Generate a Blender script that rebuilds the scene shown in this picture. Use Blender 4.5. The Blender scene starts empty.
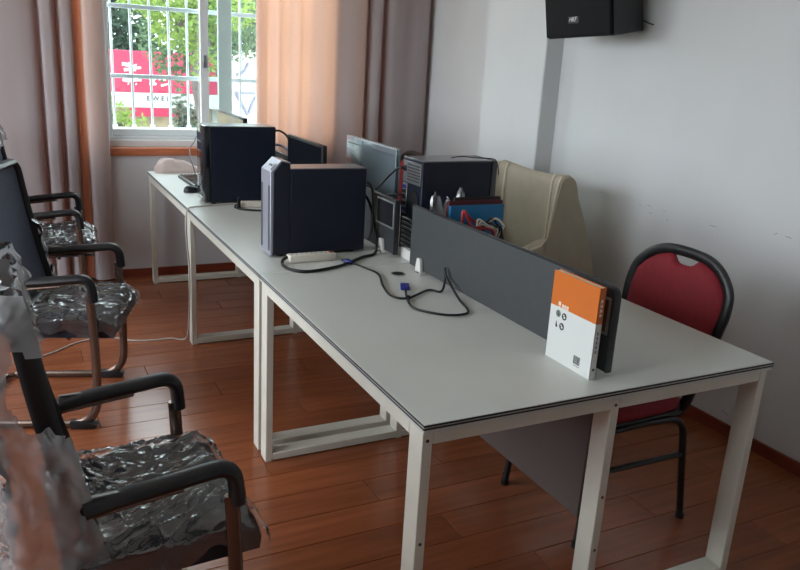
import bpy, bmesh, math, random
from mathutils import Vector, Matrix, noise
PI = math.pi
R = math.radians
scene = bpy.context.scene
C = scene.collection

# ------------------------------------------------------------------ camera
f_px, yaw, pitch, roll = 766.86, R(27.405), R(16.411), R(3.328)
fw = Vector((math.sin(yaw)*math.cos(pitch), math.cos(yaw)*math.cos(pitch), -math.sin(pitch)))
r0 = Vector((math.cos(yaw), -math.sin(yaw), 0)); u0 = r0.cross(fw)
rt = math.cos(roll)*r0 + math.sin(roll)*u0
up = -math.sin(roll)*r0 + math.cos(roll)*u0
cd = bpy.data.cameras.new('camera'); cam = bpy.data.objects.new('camera', cd); C.objects.link(cam)
cd.sensor_fit = 'HORIZONTAL'; cd.sensor_width = 36; cd.lens = f_px/800*36; cd.clip_start = .05; cd.clip_end = 200
M4 = Matrix((rt, up, -fw)).transposed().to_4x4(); M4.translation = (-.8018, -1.3843, 1.5519)
cam.matrix_world = M4
scene.camera = cam

# ------------------------------------------------------------------ daylight
w = bpy.data.worlds.new('overcast_sky'); scene.world = w; w.use_nodes = True
bgn = w.node_tree.nodes['Background']
bgn.inputs['Color'].default_value = (.86, .93, 1.0, 1); bgn.inputs['Strength'].default_value = 2.6
def portal(name, loc, rot, sx, sy):
    l = bpy.data.lights.new(name, 'AREA'); l.shape = 'RECTANGLE'; l.size = sx; l.size_y = sy
    l.cycles.is_portal = True
    o = bpy.data.objects.new(name, l); C.objects.link(o); o.location = loc; o.rotation_euler = rot
portal('daylight_portal_back', (.5525, 4.26, 1.74), (R(-90), 0, 0), 1.66, 1.76)
portal('daylight_portal_side', (-2.86, 1.35, 1.7), (0, R(-90), 0), 1.7, 4.2)
scene.view_settings.view_transform = 'Standard'; scene.view_settings.look = 'None'
scene.view_settings.exposure = 1.9; scene.view_settings.gamma = 1.0; scene.view_settings.use_curve_mapping = False

# ------------------------------------------------------------------ materials
def lin(c):
    return tuple(((v/255)/12.92 if v/255 <= .04045 else ((v/255+.055)/1.055)**2.4) for v in c)
def sock(n, *names):
    for k in names:
        if k in n.inputs: return n.inputs[k]
def mat(name, rgb, rough=.5, metal=0, var=.08, scale=6, bump=0, bscale=60, coat=0, spec=.5, stretch=(1, 1, 1), rnd=0):
    m = bpy.data.materials.new(name); m.use_nodes = True
    nt = m.node_tree; b = nt.nodes['Principled BSDF']; L = nt.links
    c = lin(rgb)
    tc = nt.nodes.new('ShaderNodeTexCoord'); mp = nt.nodes.new('ShaderNodeMapping'); mp.inputs['Scale'].default_value = stretch
    L.new(tc.outputs['Object'], mp.inputs['Vector'])
    vec = mp.outputs['Vector']
    if rnd:
        oi = nt.nodes.new('ShaderNodeObjectInfo'); ad = nt.nodes.new('ShaderNodeVectorMath'); ad.operation = 'ADD'
        mu = nt.nodes.new('ShaderNodeVectorMath'); mu.operation = 'SCALE'; mu.inputs['Scale'].default_value = 31
        cx = nt.nodes.new('ShaderNodeCombineXYZ')
        for k in range(3): L.new(oi.outputs['Random'], cx.inputs[k])
        L.new(cx.outputs[0], mu.inputs[0]); L.new(vec, ad.inputs[0]); L.new(mu.outputs[0], ad.inputs[1]); vec = ad.outputs[0]
    nz = nt.nodes.new('ShaderNodeTexNoise'); nz.inputs['Scale'].default_value = scale; nz.inputs['Detail'].default_value = 5
    L.new(vec, nz.inputs['Vector'])
    rp = nt.nodes.new('ShaderNodeValToRGB')
    rp.color_ramp.elements[0].position = .3; rp.color_ramp.elements[1].position = .7
    rp.color_ramp.elements[0].color = (*[max(0, v*(1-var)) for v in c], 1)
    rp.color_ramp.elements[1].color = (*[min(1, v*(1+var)) for v in c], 1)
    L.new(nz.outputs['Fac'], rp.inputs['Fac'])
    out = rp.outputs['Color']
    if rnd:
        hs = nt.nodes.new('ShaderNodeHueSaturation'); mr = nt.nodes.new('ShaderNodeMapRange')
        mr.inputs['To Min'].default_value = 1-rnd; mr.inputs['To Max'].default_value = 1+rnd
        L.new(oi.outputs['Random'], mr.inputs['Value']); L.new(mr.outputs[0], hs.inputs['Value']); L.new(out, hs.inputs['Color']); out = hs.outputs['Color']
    L.new(out, b.inputs['Base Color'])
    b.inputs['Roughness'].default_value = rough; b.inputs['Metallic'].default_value = metal
    b.inputs['Coat Weight'].default_value = coat; b.inputs['Coat Roughness'].default_value = .08
    b.inputs['Specular IOR Level'].default_value = spec
    if bump:
        n2 = nt.nodes.new('ShaderNodeTexNoise'); n2.inputs['Scale'].default_value = bscale; n2.inputs['Detail'].default_value = 4
        L.new(vec, n2.inputs['Vector'])
        bp = nt.nodes.new('ShaderNodeBump'); bp.inputs['Strength'].default_value = bump; bp.inputs['Distance'].default_value = .004
        L.new(n2.outputs['Fac'], bp.inputs['Height']); L.new(bp.outputs['Normal'], b.inputs['Normal'])
    return m
def film_mat(name, clear, rgb, rough, gloss=.14):
    m = bpy.data.materials.new(name); m.use_nodes = True; nt = m.node_tree; nt.nodes.clear(); L = nt.links
    o = nt.nodes.new('ShaderNodeOutputMaterial'); t = nt.nodes.new('ShaderNodeBsdfTransparent')
    d = nt.nodes.new('ShaderNodeBsdfDiffuse'); tl = nt.nodes.new('ShaderNodeBsdfTranslucent'); g = nt.nodes.new('ShaderNodeBsdfGlossy')
    c = (*lin(rgb), 1); d.inputs['Color'].default_value = c; tl.inputs['Color'].default_value = c
    g.inputs['Roughness'].default_value = rough
    nz = nt.nodes.new('ShaderNodeTexNoise'); nz.inputs['Scale'].default_value = 70; nz.inputs['Detail'].default_value = 6
    tc = nt.nodes.new('ShaderNodeTexCoord'); L.new(tc.outputs['Object'], nz.inputs['Vector'])
    bp = nt.nodes.new('ShaderNodeBump'); bp.inputs['Strength'].default_value = .35; bp.inputs['Distance'].default_value = .004
    L.new(nz.outputs['Fac'], bp.inputs['Height']); L.new(bp.outputs[0], g.inputs['Normal'])
    m1 = nt.nodes.new('ShaderNodeMixShader'); m1.inputs[0].default_value = .5; L.new(d.outputs[0], m1.inputs[1]); L.new(tl.outputs[0], m1.inputs[2])
    m2 = nt.nodes.new('ShaderNodeMixShader'); m2.inputs[0].default_value = clear; L.new(m1.outputs[0], m2.inputs[1]); L.new(t.outputs[0], m2.inputs[2])
    fr = nt.nodes.new('ShaderNodeFresnel'); fr.inputs['IOR'].default_value = 1.75; L.new(bp.outputs[0], fr.inputs['Normal'])
    ma = nt.nodes.new('ShaderNodeMath'); ma.operation = 'ADD'; ma.inputs[1].default_value = gloss; ma.use_clamp = True; L.new(fr.outputs[0], ma.inputs[0])
    m3 = nt.nodes.new('ShaderNodeMixShader'); L.new(ma.outputs[0], m3.inputs[0]); L.new(m2.outputs[0], m3.inputs[1]); L.new(g.outputs[0], m3.inputs[2])
    L.new(m3.outputs[0], o.inputs['Surface']); return m
def glass_mat(name, tint=(.93, .98, .97), fac=.06):
    m = bpy.data.materials.new(name); m.use_nodes = True; nt = m.node_tree; nt.nodes.clear(); L = nt.links
    o = nt.nodes.new('ShaderNodeOutputMaterial'); t = nt.nodes.new('ShaderNodeBsdfTransparent'); t.inputs['Color'].default_value = (*tint, 1)
    g = nt.nodes.new('ShaderNodeBsdfGlossy'); g.inputs['Roughness'].default_value = .02
    x = nt.nodes.new('ShaderNodeMixShader'); x.inputs[0].default_value = fac
    L.new(t.outputs[0], x.inputs[1]); L.new(g.outputs[0], x.inputs[2]); L.new(x.outputs[0], o.inputs['Surface']); return m
def cloth_mat(name, rgb, trans, fac):
    m = bpy.data.materials.new(name); m.use_nodes = True; nt = m.node_tree; nt.nodes.clear(); L = nt.links
    o = nt.nodes.new('ShaderNodeOutputMaterial'); d = nt.nodes.new('ShaderNodeBsdfDiffuse'); t = nt.nodes.new('ShaderNodeBsdfTranslucent')
    nz = nt.nodes.new('ShaderNodeTexNoise'); nz.inputs['Scale'].default_value = 90; nz.inputs['Detail'].default_value = 4
    tc = nt.nodes.new('ShaderNodeTexCoord'); L.new(tc.outputs['Object'], nz.inputs['Vector'])
    rp = nt.nodes.new('ShaderNodeValToRGB'); c = lin(rgb)
    rp.color_ramp.elements[0].color = (*[v*.92 for v in c], 1); rp.color_ramp.elements[1].color = (*[v*1.06 for v in c], 1)
    L.new(nz.outputs['Fac'], rp.inputs['Fac']); L.new(rp.outputs[0], d.inputs['Color'])
    t.inputs['Color'].default_value = (*lin(trans), 1)
    x = nt.nodes.new('ShaderNodeMixShader'); x.inputs[0].default_value = fac
    L.new(d.outputs[0], x.inputs[1]); L.new(t.outputs[0], x.inputs[2]); L.new(x.outputs[0], o.inputs['Surface']); return m
def leaf_mat(name, rgb, trans):
    return cloth_mat(name, rgb, trans, .45)

M = {}
M['wall'] = mat('wall_paint', (212, 214, 214), .75, var=.02, scale=3, bump=.12, bscale=90)
M['wallback'] = mat('back_wall_paint', (206, 202, 203), .75, var=.02, scale=3, bump=.1, bscale=90)
M['ceil'] = mat('ceiling_paint', (225, 225, 222), .8, var=.02)
M['plank'] = mat('laminate_plank', (138, 78, 48), .23, var=.17, scale=5, bump=.05, bscale=14, stretch=(.5, 7, 7), rnd=.12, spec=.5)
M['subfloor'] = mat('floor_joint', (58, 30, 18), .6)
M['base'] = mat('baseboard_wood', (128, 58, 40), .35, var=.12, scale=9, stretch=(.4, .4, 4))
M['sill'] = mat('sill_wood', (176, 98, 62), .4, var=.18, scale=9, stretch=(.5, 5, 5))
M['winframe'] = mat('window_frame_white', (224, 226, 226), .4, var=.03)
M['glass'] = glass_mat('window_glass')
M['grille'] = mat('grille_steel', (214, 218, 222), .35, var=.06, scale=20, metal=.2)
M['curtain'] = cloth_mat('curtain_cloth', (182, 177, 178), (250, 182, 148), .30)
M['glow_strip'] = cloth_mat('curtain_glow', (222, 150, 118), (250, 170, 130), .3)  # peach of daylight shining through the curtain, put into the cloth colour
M['frame'] = mat('desk_frame_paint', (216, 213, 200), .42, var=.05, scale=8, bump=.04, bscale=200)
M['top'] = mat('desk_top_laminate', (206, 208, 202), .38, var=.025, scale=4, bump=.05, bscale=300)
M['edge'] = mat('edge_band_dark', (38, 38, 40), .45, var=.1)
M['screen'] = mat('screen_board_grey', (62, 65, 66), .55, var=.05, scale=30, bump=.05, bscale=300)
M['screenrim'] = mat('screen_rim', (44, 46, 50), .45, var=.05)
M['modesty'] = mat('modesty_panel_grey', (86, 76, 72), .55, var=.06)
M['clip'] = mat('clip_plastic', (222, 222, 216), .4, var=.03)
M['silverframe'] = mat('holder_frame', (176, 176, 172), .3, metal=.6, var=.06)
M['browncard'] = mat('holder_card_brown', (112, 74, 44), .5, var=.2)
M['darkcard'] = mat('holder_card_dark', (32, 34, 42), .3, var=.2)
M['pcblack'] = mat('pc_steel_black', (19, 26, 42), .42, var=.1, scale=12, bump=.04, bscale=400, spec=.4)
M['pctop'] = mat('pc_top_satin', (128, 128, 134), .28, metal=.5, var=.06)
M['pcgloss'] = mat('pc_front_gloss', (20, 22, 28), .15, var=.08, coat=.5)
M['pcsilver'] = mat('pc_front_silver', (168, 170, 182), .35, metal=.35, var=.05)
M['pcdark'] = mat('pc_slot_dark', (10, 11, 13), .6)
M['steel'] = mat('bare_steel', (150, 152, 152), .35, metal=.8, var=.12, scale=25)
M['plasticblack'] = mat('black_plastic', (20, 21, 25), .42, var=.1, spec=.5)
M['rubber'] = mat('cable_rubber', (18, 18, 20), .5, var=.1)
M['cablegrey'] = mat('cable_grey', (188, 180, 172), .5, var=.06)
M['bluepl'] = mat('vga_blue', (38, 48, 128), .4, var=.06)
M['monglass'] = mat('monitor_glass', (16, 20, 24), .08, var=.05, spec=.9, coat=.6)
M['monback'] = mat('monitor_back_grey', (120, 134, 140), .2, var=.06, coat=.7, metal=.4)
M['monedge'] = mat('monitor_edge', (22, 22, 24), .35, var=.05)
M['monlight'] = mat('monitor_light_edge', (184, 190, 194), .35, metal=.3, var=.05)
M['mesh'] = mat('mesh_fabric', (84, 92, 112), .7, var=.35, scale=260, bump=.5, bscale=300)
M['seatfab'] = mat('seat_fabric', (26, 31, 46), .75, var=.2, scale=120, bump=.2, bscale=300)
M['bronze'] = mat('bronze_tube', (116, 98, 88), .26, metal=.75, var=.1)
M['film'] = film_mat('clear_plastic_film', .93, (215, 222, 235), .14, .085)
M['filmbag'] = film_mat('milky_plastic_film', .46, (208, 211, 214), .13, .06)
M['red'] = mat('red_upholstery', (138, 26, 38), .75, var=.12, scale=60, bump=.15, bscale=350)
M['blackmetal'] = mat('black_tube', (22, 22, 24), .35, var=.1, spec=.5)
M['beige'] = mat('armchair_velvet', (178, 168, 148), .8, var=.06, scale=14, bump=.1, bscale=250)
M['piping'] = mat('armchair_piping', (222, 212, 190), .6, var=.05)
M['wood'] = mat('dark_wood', (70, 46, 32), .4, var=.2, scale=9, stretch=(4, 4, .5))
M['orange'] = mat('book_orange', (214, 112, 34), .35, var=.04)
M['bookwhite'] = mat('book_white', (226, 228, 224), .35, var=.02)
M['paper'] = mat('book_pages', (224, 220, 206), .7, var=.08, scale=400)
M['ink'] = mat('print_ink', (52, 56, 58), .5, var=.1)
M['inkwhite'] = mat('print_white', (240, 226, 210), .5, var=.02)
M['inkgreen'] = mat('print_grey_green', (112, 124, 116), .5, var=.1)
M['blue'] = mat('folder_blue', (22, 112, 160), .35, var=.08)
M['maroon'] = mat('folder_maroon', (84, 24, 34), .45, var=.1)
M['darkfolder'] = mat('folder_dark', (40, 26, 26), .5, var=.1)
M['wirered'] = mat('wire_red', (160, 34, 40), .45, var=.08)
M['wirewhite'] = mat('wire_white', (206, 200, 184), .5, var=.06)
M['cardboard'] = mat('tray_black', (26, 26, 30), .5, var=.08)
M['stripwhite'] = mat('strip_plastic', (226, 220, 206), .4, var=.03)
M['bagpink'] = mat('bag_cloth', (206, 186, 180), .7, var=.08, scale=14, bump=.3, bscale=60)
M['white'] = mat('white_paint', (232, 232, 230), .5, var=.04)
M['paperwhite'] = mat('tissue_white', (222, 222, 220), .8, var=.05)
M['spk'] = mat('speaker_cabinet', (15, 17, 22), .5, var=.1, scale=40, bump=.1, bscale=300)
M['spkgrille'] = mat('speaker_grille', (10, 12, 18), .7, spec=.25, var=.25, scale=400, bump=.4, bscale=600)
M['scuff'] = mat('wall_scuff', (162, 164, 164), .7, var=.05)
M['concrete'] = mat('street_concrete', (188, 182, 170), .85, var=.12, scale=2)
M['bark'] = mat('tree_bark', (84, 76, 74), .85, var=.25, scale=18, bump=.5, bscale=30, stretch=(1, 1, .3))
M['leafdark'] = leaf_mat('leaf_dark', (66, 80, 72), (86, 110, 84))
M['leafmid'] = leaf_mat('leaf_mid', (84, 100, 80), (108, 132, 94))
M['leafbright'] = leaf_mat('leaf_bright', (116, 134, 76), (140, 164, 88))
M['leafgrey'] = leaf_mat('leaf_grey_green', (104, 114, 102), (112, 124, 104))
M['signred'] = mat('sign_red', (158, 40, 70), .5, var=.06)
M['signwhite'] = mat('sign_white', (176, 174, 176), .5, var=.04)
M['signgrey'] = mat('sign_grey', (112, 114, 134), .5, var=.06)
M['rubble'] = mat('planter_stone', (146, 134, 112), .8, var=.25, scale=9)

# ------------------------------------------------------------------ mesh helpers
def NB(): return bmesh.new()
def box(bm, x0, x1, y0, y1, z0, z1, bev=0, seg=2, mx=None):
    vs = [bm.verts.new((x, y, z)) for x in (x0, x1) for y in (y0, y1) for z in (z0, z1)]
    F = [(0, 1, 3, 2), (4, 6, 7, 5), (0, 4, 5, 1), (2, 3, 7, 6), (0, 2, 6, 4), (1, 5, 7, 3)]
    fs = [bm.faces.new([vs[i] for i in q]) for q in F]
    if bev:
        es = list({e for f in fs for e in f.edges})
        r = bmesh.ops.bevel(bm, geom=es, offset=bev, segments=seg, affect='EDGES', profile=.5)
        vs = list({v for f in r['faces'] for v in f.verts} | {v for v in vs if v.is_valid})
    if mx is not None: bmesh.ops.transform(bm, matrix=mx, verts=vs)
    return vs
def prism(bm, poly, axis, a, b, bev=0, seg=2):
    def P(p, t):
        if axis == 'y': return (p[0], t, p[1])
        if axis == 'x': return (t, p[0], p[1])
        return (p[0], p[1], t)
    A = [bm.verts.new(P(p, a)) for p in poly]; B = [bm.verts.new(P(p, b)) for p in poly]; n = len(poly)
    fs = [bm.faces.new(A), bm.faces.new(B[::-1])]
    for i in range(n): fs.append(bm.faces.new([A[i], B[i], B[(i+1) % n], A[(i+1) % n]][::-1]))
    bmesh.ops.recalc_face_normals(bm, faces=fs)
    if bev:
        es = list(set(fs[0].edges) | set(fs[1].edges))
        bmesh.ops.bevel(bm, geom=es, offset=bev, segments=seg, affect='EDGES', profile=.5)
def fillet(pts, rad, n=5):
    pts = [Vector(p) for p in pts]; out = [pts[0]]
    for i in range(1, len(pts)-1):
        a, b, c = pts[i-1], pts[i], pts[i+1]
        r = rad[i] if isinstance(rad, (list, tuple)) else rad
        d1 = (a-b); d2 = (c-b); k = min(r, d1.length*.49, d2.length*.49)
        p = b+d1.normalized()*k; q = b+d2.normalized()*k
        for j in range(n+1):
            t = j/n; out.append((1-t)**2*p+2*t*(1-t)*b+t*t*q)
    out.append(pts[-1]); return out
def smooth_path(pts, n=6, closed=False):
    P = [Vector(p) for p in pts]; out = []; N = len(P)
    rng = range(N if closed else N-1)
    for i in rng:
        if closed: p0, p1, p2, p3 = P[i-1], P[i], P[(i+1) % N], P[(i+2) % N]
        else: p0, p1, p2, p3 = P[max(i-1, 0)], P[i], P[i+1], P[min(i+2, N-1)]
        for j in range(n):
            t = j/n
            out.append(.5*((2*p1)+(-p0+p2)*t+(2*p0-5*p1+4*p2-p3)*t*t+(-p0+3*p1-3*p2+p3)*t**3))
    if not closed: out.append(P[-1])
    return out
def tube(bm, pts, r, seg=8, closed=False, squash=None, upv=None):
    """squash=(a,b): oval with radius a along the reference direction, b across it"""
    P = [Vector(p) for p in pts]; n = len(P); rings = []; ref = None
    for i in range(n):
        if closed: t = P[(i+1) % n]-P[i-1]
        else: t = P[min(i+1, n-1)]-P[max(i-1, 0)]
        t.normalize()
        if upv is not None:
            ref = Vector(upv) - t*t.dot(Vector(upv))
            if ref.length < 1e-4: ref = t.orthogonal()
        elif ref is None: ref = t.orthogonal()
        else: ref = ref-t*ref.dot(t)
        if ref.length < 1e-6: ref = t.orthogonal()
        ref.normalize(); s = t.cross(ref)
        rr = r[i] if isinstance(r, (list, tuple)) else r
        a, b = (squash if squash else (rr, rr))
        rings.append([bm.verts.new(P[i]+ref*math.cos(2*PI*k/seg)*a+s*math.sin(2*PI*k/seg)*b) for k in range(seg)])
    m = n if closed else n-1
    for i in range(m):
        A, B = rings[i], rings[(i+1) % n]
        for k in range(seg): bm.faces.new([A[k], A[(k+1) % seg], B[(k+1) % seg], B[k]])
    if not closed: bm.faces.new(rings[0][::-1]); bm.faces.new(rings[-1])
def disc(bm, c, nrm, r, h, seg=16):
    c = Vector(c); nrm = Vector(nrm).normalized(); tube(bm, [c, c+nrm*h], r, seg)
def grid(bm, fn, nu, nv, keep=None):
    V = [[bm.verts.new(fn(i/nu, j/nv)) for j in range(nv+1)] for i in range(nu+1)]
    for i in range(nu):
        for j in range(nv):
            if keep is None or keep((i+.5)/nu, (j+.5)/nv):
                bm.faces.new([V[i][j], V[i+1][j], V[i+1][j+1], V[i][j+1]])
    loose = [v for v in bm.verts if not v.link_faces]
    bmesh.ops.delete(bm, geom=loose, context='VERTS')
def finish(name, bm, m, smooth=True, ang=40):
    bmesh.ops.recalc_face_normals(bm, faces=bm.faces)
    me = bpy.data.meshes.new(name); bm.to_mesh(me); bm.free()
    me.materials.append(M[m] if isinstance(m, str) else m)
    if smooth:
        me.polygons.foreach_set('use_smooth', [True]*len(me.polygons)); me.set_sharp_from_angle(angle=R(ang))
    return me
def part(name, bm, m, parent=None, label=None, smooth=True, ang=40, kind=None):
    o = bpy.data.objects.new(name, finish(name, bm, m, smooth, ang)); C.objects.link(o)
    if parent: o.parent = parent
    if label: o['label'] = label
    if kind: o['kind'] = kind
    return o
def inst(name, me, parent, loc=(0, 0, 0), rot=(0, 0, 0)):
    o = bpy.data.objects.new(name, me); C.objects.link(o); o.parent = parent; o.location = loc; o.rotation_euler = rot; return o
def thing(name, label, cat, loc=(0, 0, 0), rotz=0, group=None):
    o = bpy.data.objects.new(name, None); o.empty_display_size = .1; C.objects.link(o); o.location = loc; o.rotation_euler = (0, 0, rotz)
    o['label'] = label; o['category'] = cat
    if group: o['group'] = group
    return o
def tag(o, label, cat, group=None):
    o['label'] = label; o['category'] = cat
    if group: o['group'] = group
    return o
def struct(name, bm, m, label, cat, smooth=False):
    o = part(name, bm, m, None, label, smooth); o['kind'] = 'structure'; o['category'] = cat; return o
def text_bm(s, size, depth=.0006):
    cu = bpy.data.curves.new('lettering', 'FONT'); cu.body = s; cu.size = size; cu.extrude = depth; cu.align_x = 'CENTER'; cu.align_y = 'CENTER'; cu.resolution_u = 3
    o = bpy.data.objects.new('lettering', cu); C.objects.link(o)
    dg = bpy.context.evaluated_depsgraph_get(); me = bpy.data.meshes.new_from_object(o.evaluated_get(dg))
    bm = bmesh.new(); bm.from_mesh(me); bpy.data.objects.remove(o); bpy.data.curves.remove(cu); bpy.data.meshes.remove(me)
    return bm
def lettering(name, s, size, m, parent, origin, xdir, ydir, depth=.0006, shear=0):
    bm = text_bm(s, size, depth); x = Vector(xdir).normalized(); y = Vector(ydir).normalized(); z = x.cross(y)
    for v in bm.verts:
        c = v.co.copy(); c.x += shear*c.y; v.co = Vector(origin)+x*c.x+y*c.y+z*c.z
    return part(name, bm, m, parent, smooth=False)

# ------------------------------------------------------------------ the room
XL, XR, YN, YB, ZC = -2.7, 2.0, -3.2, 4.0, 2.9
bm = NB(); box(bm, XL-.2, XR+.2, YN-.2, YB+.2, -.12, -.012)
floor = struct('floor', bm, 'subfloor', 'reddish brown laminate floor of the office', 'floor')
PW, PL, rnd = .1545, 1.21, random.Random(4)
cache = {}
def plank_mesh(l):
    k = round(l, 3)
    if k not in cache:
        b = NB(); vs = box(b, 0, k-.0018, 0, PW-.0022, -.0118, 0)
        te = [e for e in b.edges if all(v.co.z > -.001 for v in e.verts)]
        bmesh.ops.bevel(b, geom=te, offset=.0012, segments=1, affect='EDGES')
        cache[k] = finish('plank', b, 'plank', False)
    return cache[k]
y = .665-PW*25; row = 0
while y < YB-.01:
    off = [0, .62, .27, .93, .45][row % 5]; x = XL-off
    while x < 2.10:
        a, b = max(x, XL), min(x+PL, 2.11)
        if b-a > .03 and y+PW > YN:
            inst('plank', plank_mesh(round((b-a)/.05)*.05 if b-a < PL-.01 else PL), floor, (a, y, 0))
        x += PL
    y += PW; row += 1
bm = NB(); box(bm, XL-.2, XR+.2, YN-.2, YB+.2, ZC, ZC+.12)
struct('ceiling', bm, 'ceil', 'plain white ceiling above the desks', 'ceiling')
bm = NB(); box(bm, XR, XR+.2, YN-.2, 2.5, -.1, ZC); box(bm, 2.11, 2.2, 2.5, YB+.2, -.1, ZC)
struct('wall_right', bm, 'wall', 'bare off-white wall behind the red chair', 'wall')
bm = NB(); box(bm, XL-.2, XR+.2, YN-.2, YN, -.1, ZC)
struct('wall_front', bm, 'wall', 'plain wall behind the viewer', 'wall')
WX0, WX1, WZ0, WZ1 = -.275, 1.38, .862, 2.62
bm = NB()
box(bm, XL-.2, WX0, YB, YB+.2, -.1, ZC); box(bm, WX1, XR+.2, YB, YB+.2, -.1, ZC)
box(bm, WX0, WX1, YB, YB+.2, -.1, WZ0); box(bm, WX0, WX1, YB, YB+.2, WZ1, ZC)
struct('wall_back', bm, 'wallback', 'pale window wall at the far end of the desks', 'wall')
bm = NB()
FILL_WIN = [(-.5, 1.1), (1.4, 3.5)]  # openings added in the unseen side wall to brighten the room
ys = [YN-.2]+[v for p in FILL_WIN for v in p]+[YB+.2]
for i in range(0, len(ys), 2): box(bm, XL-.2, XL, ys[i], ys[i+1], -.1, ZC)
for a, b in FILL_WIN: box(bm, XL-.2, XL, a, b, -.1, .9); box(bm, XL-.2, XL, a, b, 2.5, ZC)
struct('wall_left', bm, 'wall', 'unseen wall on the aisle side with openings added for daylight', 'wall')
for i, (a, b) in enumerate(FILL_WIN):  # frames for the added daylight openings
    bm = NB(); x0, x1 = XL-.12, XL-.06
    box(bm, x0, x1, a, b, .9, .95); box(bm, x0, x1, a, b, 2.45, 2.5)
    for yy in (a, (a+b)/2-.03, b-.06): box(bm, x0, x1, yy, yy+.06, .95, 2.45)
    struct('window_%d' % (i+2), bm, 'winframe', 'added, unseen white framed side window %s' % ('nearest the viewer', 'nearest the curtain')[i], 'window')
# column on the right wall
bm = NB(); box(bm, 1.885, 2.109, 2.215, 2.83, -.0, ZC, .006, 1)
struct('wall_column', bm, 'wall', 'white pilaster standing out of the right wall beside the curtain', 'column')
# baseboards
bm = NB(); box(bm, XR-.012, XR, YN, 2.215, 0, .055); box(bm, 1.873, 1.885, 2.203, 2.83, 0, .055); box(bm, 1.873, XR, 2.203, 2.215, 0, .055); box(bm, 2.098, 2.11, 2.831, YB-.013, 0, .055)
struct('baseboard_right', bm, 'base', 'reddish wooden baseboard along the right wall', 'baseboard')
bm = NB(); box(bm, XL, 2.11, YB-.012, YB, 0, .055)
struct('baseboard_back', bm, 'base', 'reddish wooden baseboard under the window', 'baseboard')
# scuff marks on the right wall
bm = NB()
for (yy, zz, l, a) in [(1.46, .918, .02, .1), (1.40, .926, .035, .3), (1.385, .892, .03, .2), (1.30, .92, .015, 1), (1.27, .88, .02, .2), (.68, .946, .025, -.5), (.62, .945, .04, .1), (.757, .10, .05, .3), (1.0, .91, .05, 0), (1.75, .93, .02, .1)]:
    box(bm, XR-.0008, XR, -l*.35, l*.35, -.0016, .0016, mx=Matrix.Translation((0, yy, zz)) @ Matrix.Rotation(a, 4, 'X'))
wr = bpy.data.objects['wall_right']; part('scuff_marks', bm, 'scuff', wr, 'grey scuff marks on the paint', False, kind='stuff')

# window in the back wall
win = thing('window_1', 'white sliding window with two sashes at the end of the room', 'window', (0, 0, 0)); win['kind'] = 'structure'
bm = NB()
fy0, fy1 = YB+.03, YB+.16
box(bm, WX0, WX1, fy0, fy1, .888, .935, .004, 1); box(bm, WX0, WX1, fy0, fy1, WZ1-.05, WZ1, .004, 1)
box(bm, WX0, WX0+.05, fy0, fy1, .935, WZ1-.05); box(bm, WX1-.05, WX1, fy0, fy1, .935, WZ1-.05)
part('window_frame', bm, 'winframe', win)
bm = NB()
for yy in (fy0+.012, fy0+.05, fy0+.09): box(bm, WX0+.05, WX1-.05, yy, yy+.006, .935, .953)
part('track', bm, 'winframe', win)
def sash(x0, x1, yy, wl, wr_):
    b = NB(); z0, z1, d = .955, WZ1-.055, .028
    box(b, x0, x0+wl, yy, yy+d, z0, z1, .003, 1); box(b, x1-wr_, x1, yy, yy+d, z0, z1, .003, 1)
    box(b, x0+wl, x1-wr_, yy, yy+d, z0, z0+.045, .003, 1); box(b, x0+wl, x1-wr_, yy, yy+d, z1-.05, z1, .003, 1)
    s = part('sash', b, 'winframe', win)
    b = NB(); box(b, x0+wl, x1-wr_, yy+.011, yy+.016, z0+.04, z1-.04); part('pane', b, 'glass', s)
    return s
s1 = sash(WX0+.05, .625, fy0+.062, .05, .094)
s2 = sash(.40, WX1-.05, fy0+.02, .056, .05)
bm = NB(); box(bm, .415, .44, fy0+.008, fy0+.02, 1.42, 1.50, .003, 1); part('latch', bm, 'steel', s2)
bm = NB(); box(bm, WX0-.03, WX1+.03, YB-.03, YB+.16, .836, .888, .006, 2)
struct('trim_1', bm, 'sill', 'orange brown wooden window sill board', 'window sill', True)

# security grille outside
gr = thing('security_grille', 'white painted steel security bars outside the window', 'grille', (0, 0, 0))
GY = 4.23
bh = NB(); box(bh, -.55, 1.6, -.012, .012, -.014, .014, .003, 1); hm = finish('horizontal_bar', bh, 'grille')
for z in (.985, 1.338, 1.784, 2.23): inst('horizontal_bar', hm, gr, (0, GY, z))
bv = NB(); tube(bv, [(0, 0, .9), (0, 0, 2.6)], .0085, 8); vm = finish('vertical_bar', bv, 'grille')
for k in range(-3, 14): inst('vertical_bar', vm, gr, (-.144+.1235*k, GY-.0, 0))
bv = NB(); disc(bv, (0, 0, .985), (0, 0, 1), .016, .028, 8); cm = finish('collar', bv, 'white')
for k in range(-1, 6): inst('collar', cm, gr, (-.144+.1235*k, GY-.004, 0.004))

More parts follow.
